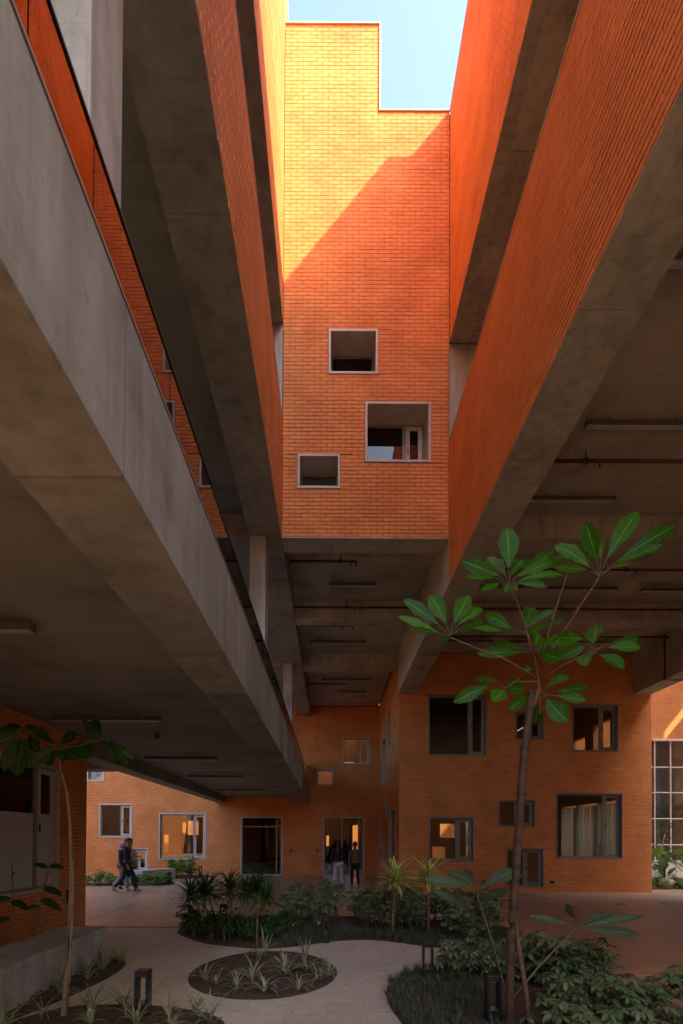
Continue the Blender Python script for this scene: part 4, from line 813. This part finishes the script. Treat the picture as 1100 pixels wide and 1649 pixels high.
for i, (x, y) in enumerate(SPR):
    place(('sp', i % 4), lambda i=i: spider_proto(i + 3), x, y, R.uniform(.75, 1.35), SPL[i], "spider plants in the round bed")
for x, y, lb in ((-.33, 7.55, "upright spiky striped plant at the back of the round bed"), (-.95, 7.95, "pale upright spiky plant at the far rim of the round bed")):
    def mk():
        mb = MB()
        for k in range(9): strap(mb, (0, 0, 0), k * .7, R.uniform(.3, .5), .028, R.uniform(1.15, 1.5), .35, 5)
        o = mb.build("spiky_plant", MAT['leaf_spider'], smooth=True); o['category'] = "spiky plant"; return o
    place('spiky', mk, x, y, 1, lb)
for i, (x, y) in enumerate([(-3.0, 7.3), (-2.95, 7.05), (-3.02, 6.8), (-2.92, 6.55), (-3.05, 6.3), (-2.98, 6.0), (-2.9, 7.5)]):
    place(('sq', i % 3), lambda i=i: spider_proto(30 + i, 18, .36, .02), x, y, R.uniform(.85, 1.15), "leafy spider plant against the front of the pale bench", "spider plants along the bench")
for i, (x, y) in enumerate([(-2.75, 5.2), (-2.35, 5.35), (-2.05, 5.45), (-1.55, 5.25), (-1.3, 5.3), (-1.1, 5.05), (-2.2, 5.0), (-1.75, 4.95), (-2.9, 4.8), (-1.4, 4.8)]):
    place(('sr', i % 3), lambda i=i: spider_proto(40 + i, 18, .36, .017), x, y, R.uniform(.8, 1.2), "spider plant with thin arching leaves in the dark bed at the bottom left", "spider plants in the bottom left bed")

def grass(P, cond, n, h, name):
    mb = MB(); rng = random.Random(n); 
    for (x, y) in scatter(P, n, .062, cond, rng, 30000):
        for k in range(13): strap(mb, (x + rng.uniform(-.02, .02), y + rng.uniform(-.02, .02), .01), rng.random() * 6.28, h * rng.uniform(.6, 1.2), .0075, rng.uniform(.8, 1.5), rng.uniform(.6, 1.8), 3, rng)
    return mb.build(name, MAT['grass'], kind='stuff', smooth=True)
tag(grass(BED_C, lambda x, y: x < 1.72 and y < 7.2, 330, .14, "mondo_grass"), "dark grassy ground cover on the soil left of the wooden stake", "grass")
tag(grass(BED_A, lambda x, y: x > -.75 and y < 10.0, 560, .15, "mondo_grass"), "low dark grass along the front edge of the middle bed", "grass")

def dracaena(x, y, canes, lmat, label, nl=46, L=.42, w=.02, group=None, dr=(1.0, 1.9)):
    t = thing("dracaena", label, "dracaena", (x, y, 0), group)
    for (bx, by, pts, s) in canes:
        P_ = [(x + bx, y + by, -.01)] + [(x + a, y + b_, c) for a, b_, c in pts]
        mb = MB(); mb.tube(P_, [.022 * s, .019 * s, .016 * s, .014 * s][:len(P_)], 8); mb.build("cane", MAT['palebark'], t, smooth=True)
        fo = MB(); top = Vector(P_[-1])
        for k in range(nl):
            f = k / nl; strap(fo, top + Vector((0, 0, -.10 + .12 * f)), k * 2.4 + R.random() * .4, L * R.uniform(.75, 1.1) * s, w * R.uniform(.85, 1.2), -.1 + 1.35 * f + R.uniform(-.15, .15), R.uniform(*dr), 6)
        fo.build("crown", MAT[lmat], t, smooth=True)
    return t
dracaena(-2.12, 9.35, [(.05, 0, [(-.05, .05, .35), (-.26, .1, .62), (-.32, .12, .76)], 1), (.1, .05, [(.1, .1, .4), (.02, .1, .7), (.0, .1, .82)], 1.05), (.0, .2, [(-.05, .3, .35), (-.12, .3, .6), (-.14, .35, .72)], .95)], 'leaf_straw', "dark dracaena clump with arching strap leaves at the left of the middle bed", 110, .50, .027)
dracaena(-1.75, 9.45, [(0, 0, [(.02, 0, .4), (.02, .05, .66), (.0, .05, .84)], 1.05), (.06, .05, [(.15, .05, .35), (.24, .1, .6), (.28, .1, .78)], 1.0)], 'leaf_straw', "dark green dracaena clump in the centre of the palm like group", 110, .50, .026)
dracaena(-1.36, 9.65, [(0, 0, [(.06, .05, .4), (.05, .05, .7), (.05, .05, .86)], 1.05), (.05, -.1, [(.16, -.1, .3), (.2, -.1, .55), (.22, -.1, .7)], .95)], 'leaf_straplight', "lighter feathery dracaena at the right of the dark clumps", 110, .50, .024)
dracaena(1.11, 9.45, [(0, 0, [(.0, 0, .4), (.02, 0, .75), (.03, 0, 1.02)], .75)], 'leaf_varieg', "yellow striped dracaena, the left one, on a thin bare stem", 46, .70, .072, None, (.7, 1.35))
dracaena(1.75, 9.6, [(0, 0, [(.01, 0, .4), (.0, 0, .75), (.02, 0, 1.05)], .78)], 'leaf_varieg', "yellow striped dracaena, the right one, partly behind the grey leaved sapling", 48, .72, .074, None, (.7, 1.35))
t = thing("slim_sapling", "very thin sapling with a small leafy tuft rising from the round bed", "sapling", (-.93, 7.0, 0))
mb = MB(); mb.tube([(-.93, 7, 0), (-.935, 7, .5), (-.93, 7, .93)], [.008, .007, .005], 6); mb.build("stem", MAT['palebark'], t, smooth=True)
fo = MB()
for k in range(16): strap(fo, (-.93, 7, .88 + .004 * k), k * 2.4, .16 + .03 * R.random(), .022, -.3 + k * .08, .9, 5)
fo.build("foliage", MAT['leaf_bright'], t, smooth=True)
t = thing("irrigation_hose", "thin black irrigation hose looped on the soil of the round bed", "hose", (-.8, 6.5, 0))
mb = MB(); mb.tube([(-1.35 + .022 * k, 6.75 - .55 * math.sin(k * .085) + .04 * math.sin(k * .5), .045) for k in range(52)], .008, 6); mb.build("hose_run", MAT['rubber'], t, smooth=True)

def cane_plant(x, y, pts, leaves_, label):
    t = thing("rubber_plant", label, "rubber plant", (x, y, 0), "rubber plants behind the bench")
    mb = MB(); mb.tube([(x, y, 0)] + pts, [.012] + [.010] * len(pts), 6); mb.build("stem", MAT['palebark'], t, smooth=True)
    for (B, dx, dz, L) in leaves_:
        m_ = MB(); leaf(m_, B, (B[0] + dx, B[1] - .05, B[2] + dz), L * .42, (.1, -.6, .7), .06, 6, .2, .7); m_.build("leaf", MAT['leaf_dark'], t, smooth=True)
cane_plant(-4.05, 6.9, [(-4.02, 6.9, .7), (-4.06, 6.9, 1.38)], [((-4.05, 6.88, .92), .26, -.10, .26), ((-4.05, 6.88, .95), -.24, -.04, .26), ((-4.06, 6.88, 1.2), .10, .10, .16), ((-4.05, 6.88, .7), -.22, -.05, .22)], "rubber plant on a straight bare cane behind the bench, left of the forked one")
cane_plant(-4.1, 7.35, [(-3.95, 7.35, .75), (-3.80, 7.35, 1.35)], [((-3.80, 7.33, 1.35), .22, -.04, .24), ((-3.82, 7.33, 1.32), -.18, .05, .22), ((-3.86, 7.33, 1.05), .26, -.10, .27), ((-3.9, 7.33, .9), .30, -.16, .28), ((-3.93, 7.33, .8), -.2, -.05, .2)], "leaning rubber plant with several drooping leaves against the annex window")
cane_plant(-4.35, 6.2, [(-4.3, 6.2, .5), (-4.2, 6.2, 1.0)], [((-4.2, 6.18, 1.0), .25, -.02, .26), ((-4.22, 6.18, .9), -.2, .05, .2), ((-4.25, 6.18, .75), .3, -.1, .25)], "rubber plant at the left picture edge below the frosted pane")
mb = MB(); mb.uv = []
for P_ in (BED_A, BED_C, BED_R, BED_D, BED_E):
    for x, y in scatter(P_, 110, .03):
        a = R.random() * 6.28; L = R.uniform(.025, .07); leaf(mb, (x, y, .036), (x + L * math.cos(a), y + L * math.sin(a), .036 + R.uniform(0, .02)), L * .45, (R.uniform(-.4, .4), R.uniform(-.4, .4), 1), .12, 3)
for _ in range(120):
    x, y = R.uniform(-2.6, 3.2), R.uniform(4.5, 12); a = R.random() * 6.28; L = R.uniform(.02, .05)
    if not any(inside(x, y, P_) for P_ in (BED_A, BED_C, BED_R, BED_D, BED_E)): leaf(mb, (x, y, .004), (x + L * math.cos(a), y + L * math.sin(a), .006 + R.uniform(0, .01)), L * .45, (R.uniform(-.3, .3), R.uniform(-.3, .3), 1), .15, 3)
tag(mb.build("leaf_litter", leaf_material("dry_leaf", (.10, .055, .02), (.24, .15, .06), .2, .8), kind='stuff', smooth=True), "dry brown leaf litter strewn over the soil and path", "leaf litter")
relabel("spider plants in the bottom left bed", "arching spider plant in the dark bottom left bed, %s of its bed")
relabel("spider plants along the bench", "leafy spider plant against the front of the pale bench, %s along it")
relabel("umbrella shrubs at the right end of the middle bed", "umbrella shrub at the right end of the middle bed, %s of that clump")
# far beds
for i, (x, y) in enumerate(scatter(BED_F, 26, .36)):
    place(('ff', i % 3), lambda i=i: shrub_proto(70 + i, .38, .34, 22, 'leaf_bright', .13), x, y, R.uniform(.75, 1.15), "low bright green plant in the strip behind the walking people", "low plants in the far left bed")
for i, (x, y) in enumerate([(-6.9, 23.4), (-6.4, 23.6), (-6.0, 23.5), (-6.6, 24.1), (-7.0, 24.3)]):
    place(('fg', i % 2), lambda i=i: shrub_proto(80 + i, .85, .45, 26, 'leaf_bright', .17), x, y, R.uniform(.8, 1.1), "yellow green leafy shrub under the large far window", "shrubs under the large far window")
def big_leaf_plant(seed):
    rng = random.Random(seed); t = thing("broad_leaf_plant", "", "plant", (0, 0, 0)); st = MB(); lv = []
    for k in range(9):
        az = k * 2.4 + rng.random(); h = rng.uniform(.4, 1.35); r_ = rng.uniform(.12, .4); c = Vector((math.cos(az) * r_, math.sin(az) * r_, h)); st.tube([(0, 0, 0), (c.x * .3, c.y * .3, h * .6), c], [.022, .017, .01], 6); lv.append((c, az))
    st.build("stem", MAT['leaf_bright'], t, smooth=True)
    for c, az in lv:
        m_ = MB(); L = rng.uniform(.5, .8); d = Vector((math.cos(az), math.sin(az), 0)); leaf(m_, c, c + d * L * .75 + Vector((0, 0, rng.uniform(-.2, .45))), L * .42, (d.x * -.5, d.y * -.5, 1), .12, 7, .25, .7); m_.build("leaf", MAT['leaf_bright'], t, smooth=True)
    return t
for i, (x, y) in enumerate([(11.75, 20.0), (12.6, 20.4), (13.2, 19.9), (12.2, 21.4), (14.0, 21.0), (11.5, 21.0), (13.6, 22.0)]):
    place(('bl', i % 3), lambda i=i: big_leaf_plant(i), x, y, R.uniform(.85, 1.1), "broad leaved green plant in the bright bed at the right edge", "broad leaved plants at the right edge")
relabel("shrubs under the large far window", "yellow green shrub under the large far window, %s of the clump")
relabel("broad leaved plants at the right edge", "broad leaved green plant in the bright right edge bed, %s there")
for i, (x, y) in enumerate(scatter(BED_H, 20, .4, lambda x, y: y < 20.6 and x < 15)):
    place(('ff', i % 3), None, x, y, R.uniform(.7, 1.0), "low green filler plant at the front of the right edge bed", "low plants in the right edge bed")
t = thing("slim_tree", "young pale trunked tree among the broad leaved plants at the right edge", "tree", (12.9, 21.2, 0))
mb = MB(); mb.tube([(12.9, 21.2, 0), (12.95, 21.2, 1.0), (13.15, 21.2, 2.0)], [.04, .03, .02], 7); mb.build("trunk", MAT['palebark'], t, smooth=True)
fo = MB()
for k in range(60):
    c = Vector((13.15 + R.uniform(-.5, .5), 21.2 + R.uniform(-.4, .4), 1.9 + R.uniform(-.35, .6))); leaf(fo, c, c + Vector((R.uniform(-.2, .2), R.uniform(-.2, .2), R.uniform(-.15, .05))), .07, (0, 0, 1), .05, 4)
fo.build("crown", MAT['leaf_bright'], t, smooth=True)
for i, (x, y, s) in enumerate(((13.15, 19.55, 1.0), (12.35, 19.75, .7))):
    mb = MB(); rng = random.Random(i)
    for j in range(7):
        for k in range(12):
            th, ph = math.pi * j / 6, 6.283 * k / 12; r_ = s * (.42 + .05 * math.sin(3 * ph + j) + rng.uniform(-.02, .02))
            mb.v.append((x + r_ * 1.3 * math.sin(th) * math.cos(ph), y + r_ * math.sin(th) * math.sin(ph), .12 + r_ * .75 * math.cos(th)))
    mb.f = [(j * 12 + k, j * 12 + (k + 1) % 12, (j + 1) * 12 + (k + 1) % 12, (j + 1) * 12 + k) for j in range(6) for k in range(12)]
    tag(mb.build("boulder", MAT['boulder'], smooth=True), ("large" if i == 0 else "small") + " sand coloured boulder at the foot of the right edge plants", "boulder")
# ------------------------------------------------------------------ people
SKIN = plain("skin", (.23, .125, .075), .6, 0, .08); HAIR = plain("dark_hair", (.012, .010, .009), .5)
def cloth(n, c): return plain(n, c, .85, 0, .12, 40)
def skin_mesh(name, mat, parent, chains, lvl=1):
    """chains: list of [(point, radius), ...]; chains whose first point equals an existing point join there"""
    pts, rad, edges = [], [], []
    def vid(p, r):
        for i, q in enumerate(pts):
            if (Vector(q) - Vector(p)).length < 1e-4: return i
        pts.append(tuple(p)); rad.append(r); return len(pts) - 1
    for ch in chains:
        ids = [vid(p, r) for p, r in ch]
        edges += [(a, b_) for a, b_ in zip(ids, ids[1:])]
    me = bpy.data.meshes.new(name); me.from_pydata(pts, edges, []); ob = bpy.data.objects.new(name, me); COL.objects.link(ob)
    ob.modifiers.new("skin", 'SKIN'); sv = me.skin_vertices[0].data
    for i, r in enumerate(rad):
        sv[i].radius = r if isinstance(r, tuple) else (r, r); sv[i].use_root = (i == 0)
    ss = ob.modifiers.new("sub", 'SUBSURF'); ss.levels = ss.render_levels = lvl
    dg = bpy.context.evaluated_depsgraph_get(); dg.update(); m2 = bpy.data.meshes.new_from_object(ob.evaluated_get(dg))
    ob.modifiers.clear(); ob.data = m2; m2.materials.clear(); m2.materials.append(mat); m2.shade_smooth(); ob.parent = parent
    return ob
def ellipsoid(name, mat, parent, c, r, cut=None, seed=0):
    mb = MB(); n1, n2 = 9, 14
    for j in range(n1 + 1):
        for k in range(n2):
            th, ph = math.pi * j / n1, 6.2832 * k / n2; w = 1 + .04 * math.sin(5 * ph + 3 * th + seed)
            p = (c[0] + r[0] * w * math.sin(th) * math.cos(ph), c[1] + r[1] * w * math.sin(th) * math.sin(ph), c[2] + r[2] * math.cos(th))
            if cut and p[2] < cut(p[0]): p = (p[0] * .9 + c[0] * .1, p[1] * .9 + c[1] * .1, cut(p[0]))
            mb.v.append(p)
    mb.f = [(j * n2 + k, j * n2 + (k + 1) % n2, (j + 1) * n2 + (k + 1) % n2, (j + 1) * n2 + k) for j in range(n1) for k in range(n2)]
    return mb.build(name, mat, parent, smooth=True, world=False)
def person(loc, face, H, label, group, legs, arms, top, trousers, shoes, hair='short', wide=1.0, sleeve=1.0, flare=1.0, girth=1.0, skirt_top=None):
    """local frame: x forward, y to the left. legs/arms: joint points for (left, right)"""
    t = thing("person", label, "person", (0, 0, 0), group); V = Vector
    hip, ch, nk = V((0, 0, .93)), V((.01, 0, 1.27)), V((.015, 0, 1.44)); hd = V((.035, 0, 1.57))
    body = [[(tuple(hip), (.105, .145)), ((0, 0, 1.08), (.095, .125)), (tuple(ch), (.11, .155)), ((.01, 0, 1.39), (.075, .11)), (tuple(nk), .052), ((.02, 0, 1.50), .055), (tuple(hd), (.086, .074)), ((.03, 0, 1.655), (.078, .068)), ((.025, 0, 1.70), (.04, .038))],
            [(tuple(hd), (.086, .074)), ((.122, 0, 1.565), .014)], [((.02, 0, 1.50), .055), ((.085, 0, 1.505), .03)],
            [(tuple(hd), (.086, .074)), ((.03, .088, 1.565), .012)], [(tuple(hd), (.086, .074)), ((.03, -.088, 1.565), .012)]]
    for s, (el, wr, pm) in zip((1, -1), arms):
        sh = (.01, s * .175, 1.385)
        body.append([((.01, 0, 1.39), (.075, .11)), (sh, .052), (el, .04), (wr, .027), (pm, (.030, .020))])
        d = (V(pm) - V(wr)).normalized(); sd = V((1, 0, 0)) - d * d.x; sd = sd.normalized() if sd.length > .1 else V((0, 1, 0))
        for k, L in enumerate((.060, .072, .076, .066)):
            b_ = V(pm) + sd * (k - 1.5) * .017 + d * .02; m_ = b_ + d * L * .55; e_ = m_ + d * L * .4 + V((.008, -s * .012, 0))
            body.append([(pm, (.030, .020)), (tuple(b_), .009), (tuple(m_), .008), (tuple(e_), .007)])
        th = V(pm) + sd * .035 - d * .01; body.append([(pm, (.030, .020)), (tuple(th), .010), (tuple(th + sd * .015 + d * .03), .008)])
    for s, (kn, an_, toe) in zip((1, -1), legs):
        body.append([(tuple(hip), (.105, .145)), ((0, s * .09, .88), .085), (kn, .055), (an_, .036), (toe, .030)])
    skin_mesh("body", SKIN, t, body)
    # clothes follow the same joints, a little thicker
    jk = [[((0, 0, .90 if skirt_top is None else skirt_top), (.125 * girth, .165 * girth)), ((0, 0, 1.08), (.115 * girth, .148 * girth)), (tuple(ch), (.128 * girth, .172)), ((.01, 0, 1.385), (.088, .13)), ((.013, 0, 1.435), .064)]]
    for s, (el, wr, pm) in zip((1, -1), arms):
        w_ = V(el).lerp(V(wr), sleeve)
        jk.append([((.01, 0, 1.385), (.088, .13)), ((.01, s * .178, 1.382), .068), (el, .055), (tuple(w_), .040)])
    skin_mesh("jacket", top, t, jk)
    tr = []
    for s, (kn, an_, toe) in zip((1, -1), legs):
        a_ = V(an_) + (V(kn) - V(an_)).normalized() * .03
        tr.append([((0, 0, .95), (.118, .155)), ((0, s * .09, .86), .098 * wide), (kn, .070 * wide), (tuple(V(kn).lerp(a_, .6)), .060 * flare * wide), (tuple(a_), .058 * flare * wide)])
    skin_mesh("trousers", trousers, t, tr)
    for (kn, an_, toe) in legs:
        d = V(toe) - V(an_); hl = V(an_) - V((d.x, d.y, 0)).normalized() * .05; hl.z = V(an_).z - .055
        skin_mesh("shoe", shoes, t, [[(tuple(hl), .040), (tuple(V(an_) - V((0, 0, .045))), .046), (tuple(V(an_).lerp(V(toe), .6)), (.046, .036)), (toe, (.036, .026))]])
    if hair == 'short': ellipsoid("hair", HAIR, t, (.022, 0, 1.625), (.104, .090, .105), lambda x: 1.565 + max(0, x) * .75)
    elif hair == 'long':
        ellipsoid("hair", HAIR, t, (.018, 0, 1.62), (.110, .098, .112), lambda x: 1.555 + max(0, x) * .8)
        skin_mesh("hair_length", HAIR, t, [[((-.02, 0, 1.62), (.09, .085)), ((-.06, 0, 1.48), (.07, .09)), ((-.10, 0, 1.32), (.05, .10)), ((-.11, 0, 1.20), (.03, .07))]])
    else:
        ellipsoid("headscarf", hair, t, (.015, 0, 1.60), (.115, .102, .135), None)
        skin_mesh("scarf_drape", hair, t, [[((.0, 0, 1.52), (.09, .095)), ((-.01, 0, 1.42), (.11, .14)), ((-.04, 0, 1.34), (.10, .14))]])
        ellipsoid("face", SKIN, t, (.075, 0, 1.585), (.062, .056, .085), None)
    for s in (-1, 1): ellipsoid("eye", HAIR, t, (.112, s * .031, 1.588), (.008, .011, .007))
    t.location = (*loc, .0); t.rotation_euler.z = face; t.scale = (H / 1.73,) * 3; ROOT[t] = Vector((0, 0, 0)); return t
W_legs = (((.20, .09, .52), (.30, .09, .11), (.45, .09, .06)), ((-.06, -.09, .48), (-.36, -.09, .16), (-.25, -.09, .045)))   # left leg forward
W_legs2 = (((-.05, .09, .48), (-.32, .09, .15), (-.21, .09, .045)), ((.16, -.09, .52), (.24, -.09, .10), (.39, -.09, .05)))
ARM_DN = (((-.08, .235, 1.12), (.0, .25, .88), (.02, .25, .80)), ((.02, -.235, 1.12), (.10, -.25, .88), (.13, -.25, .80)))
ARM_FW = (((-.02, .235, 1.13), (.19, .16, 1.10), (.26, .12, 1.12)), ((-.04, -.235, 1.13), (.17, -.17, 1.07), (.24, -.13, 1.09)))
GP = "people walking on the plaza"
person((-6.36, 16.95), 0.03, 1.74, "person in black jacket and black trousers striding right, nearest of the walking trio", GP, W_legs, ARM_DN, cloth("black_jacket", (.012, .012, .016)), cloth("black_trousers", (.010, .010, .012)), cloth("tan_shoe", (.22, .15, .10)))
p2 = person((-6.50, 17.5), 0.0, 1.72, "person in pale shirt looking at a held phone, walking behind the black jacket", GP, W_legs2, ARM_FW, cloth("pale_shirt", (.42, .47, .52)), cloth("dark_trousers", (.012, .012, .015)), cloth("black_shoe", (.015, .013, .012)), sleeve=.55)
person((-6.66, 17.3), 0.05, 1.62, "person in navy top and grey headscarf, last of the walking trio", GP, W_legs2, ARM_DN, cloth("navy_top", (.022, .022, .045)), cloth("grey_trousers", (.24, .22, .21)), cloth("beige_shoe", (.30, .23, .17)), cloth("grey_scarf", (.33, .30, .34)), 1.15, 1.0, 1.35)
bag = thing("shoulder_bag", "small tan shoulder bag at the hip of the person in the pale shirt", "bag", (-6.28, 17.42, .70))
mb = MB(); mb.box(-6.38, -6.18, 17.36, 17.45, .78, 1.0); mb.build("bag_body", cloth("tan_leather", (.30, .20, .12)), bag, bevel=.03)
mb = MB(); mb.tube([(-6.38, 17.42, .98), (-6.46, 17.42, 1.2), (-6.49, 17.45, 1.38)], .008, 5); mb.build("strap", MAT['black'], bag)
ph = thing("phone", "small dark phone held up in both hands by the person in pale shirt", "phone", (-6.23, 17.48, 1.13))
mb = MB(); mb.box(-6.245, -6.235, 17.44, 17.52, 1.09, 1.22); mb.build("phone_body", MAT['black'], ph)
S_legs = (((.03, .11, .50), (-.06, .13, .09), (.09, .14, .05)), ((.06, -.11, .50), (.10, -.15, .09), (.25, -.16, .05)))
GD = "people at the glazed door"
person((.30, 18.95), math.pi / 2, 1.66, "person with long dark hair, black top and loose pale trousers walking to the glazed door", GD, S_legs, ARM_DN, cloth("black_top", (.010, .010, .014)), cloth("pale_trousers", (.42, .40, .46)), cloth("brown_shoe", (.10, .06, .04)), 'long', 1.2, 1.0, 1.5, 1.05)
person((.89, 19.0), math.pi / 2 + .1, 1.64, "person with short hair in brown shirt and dark trousers walking to the glazed door", GD, S_legs, ARM_DN, cloth("brown_shirt", (.12, .065, .035)), cloth("dark_trousers", (.010, .010, .012)), cloth("black_shoe", (.015, .013, .012)), 'short', 1.0, .6)
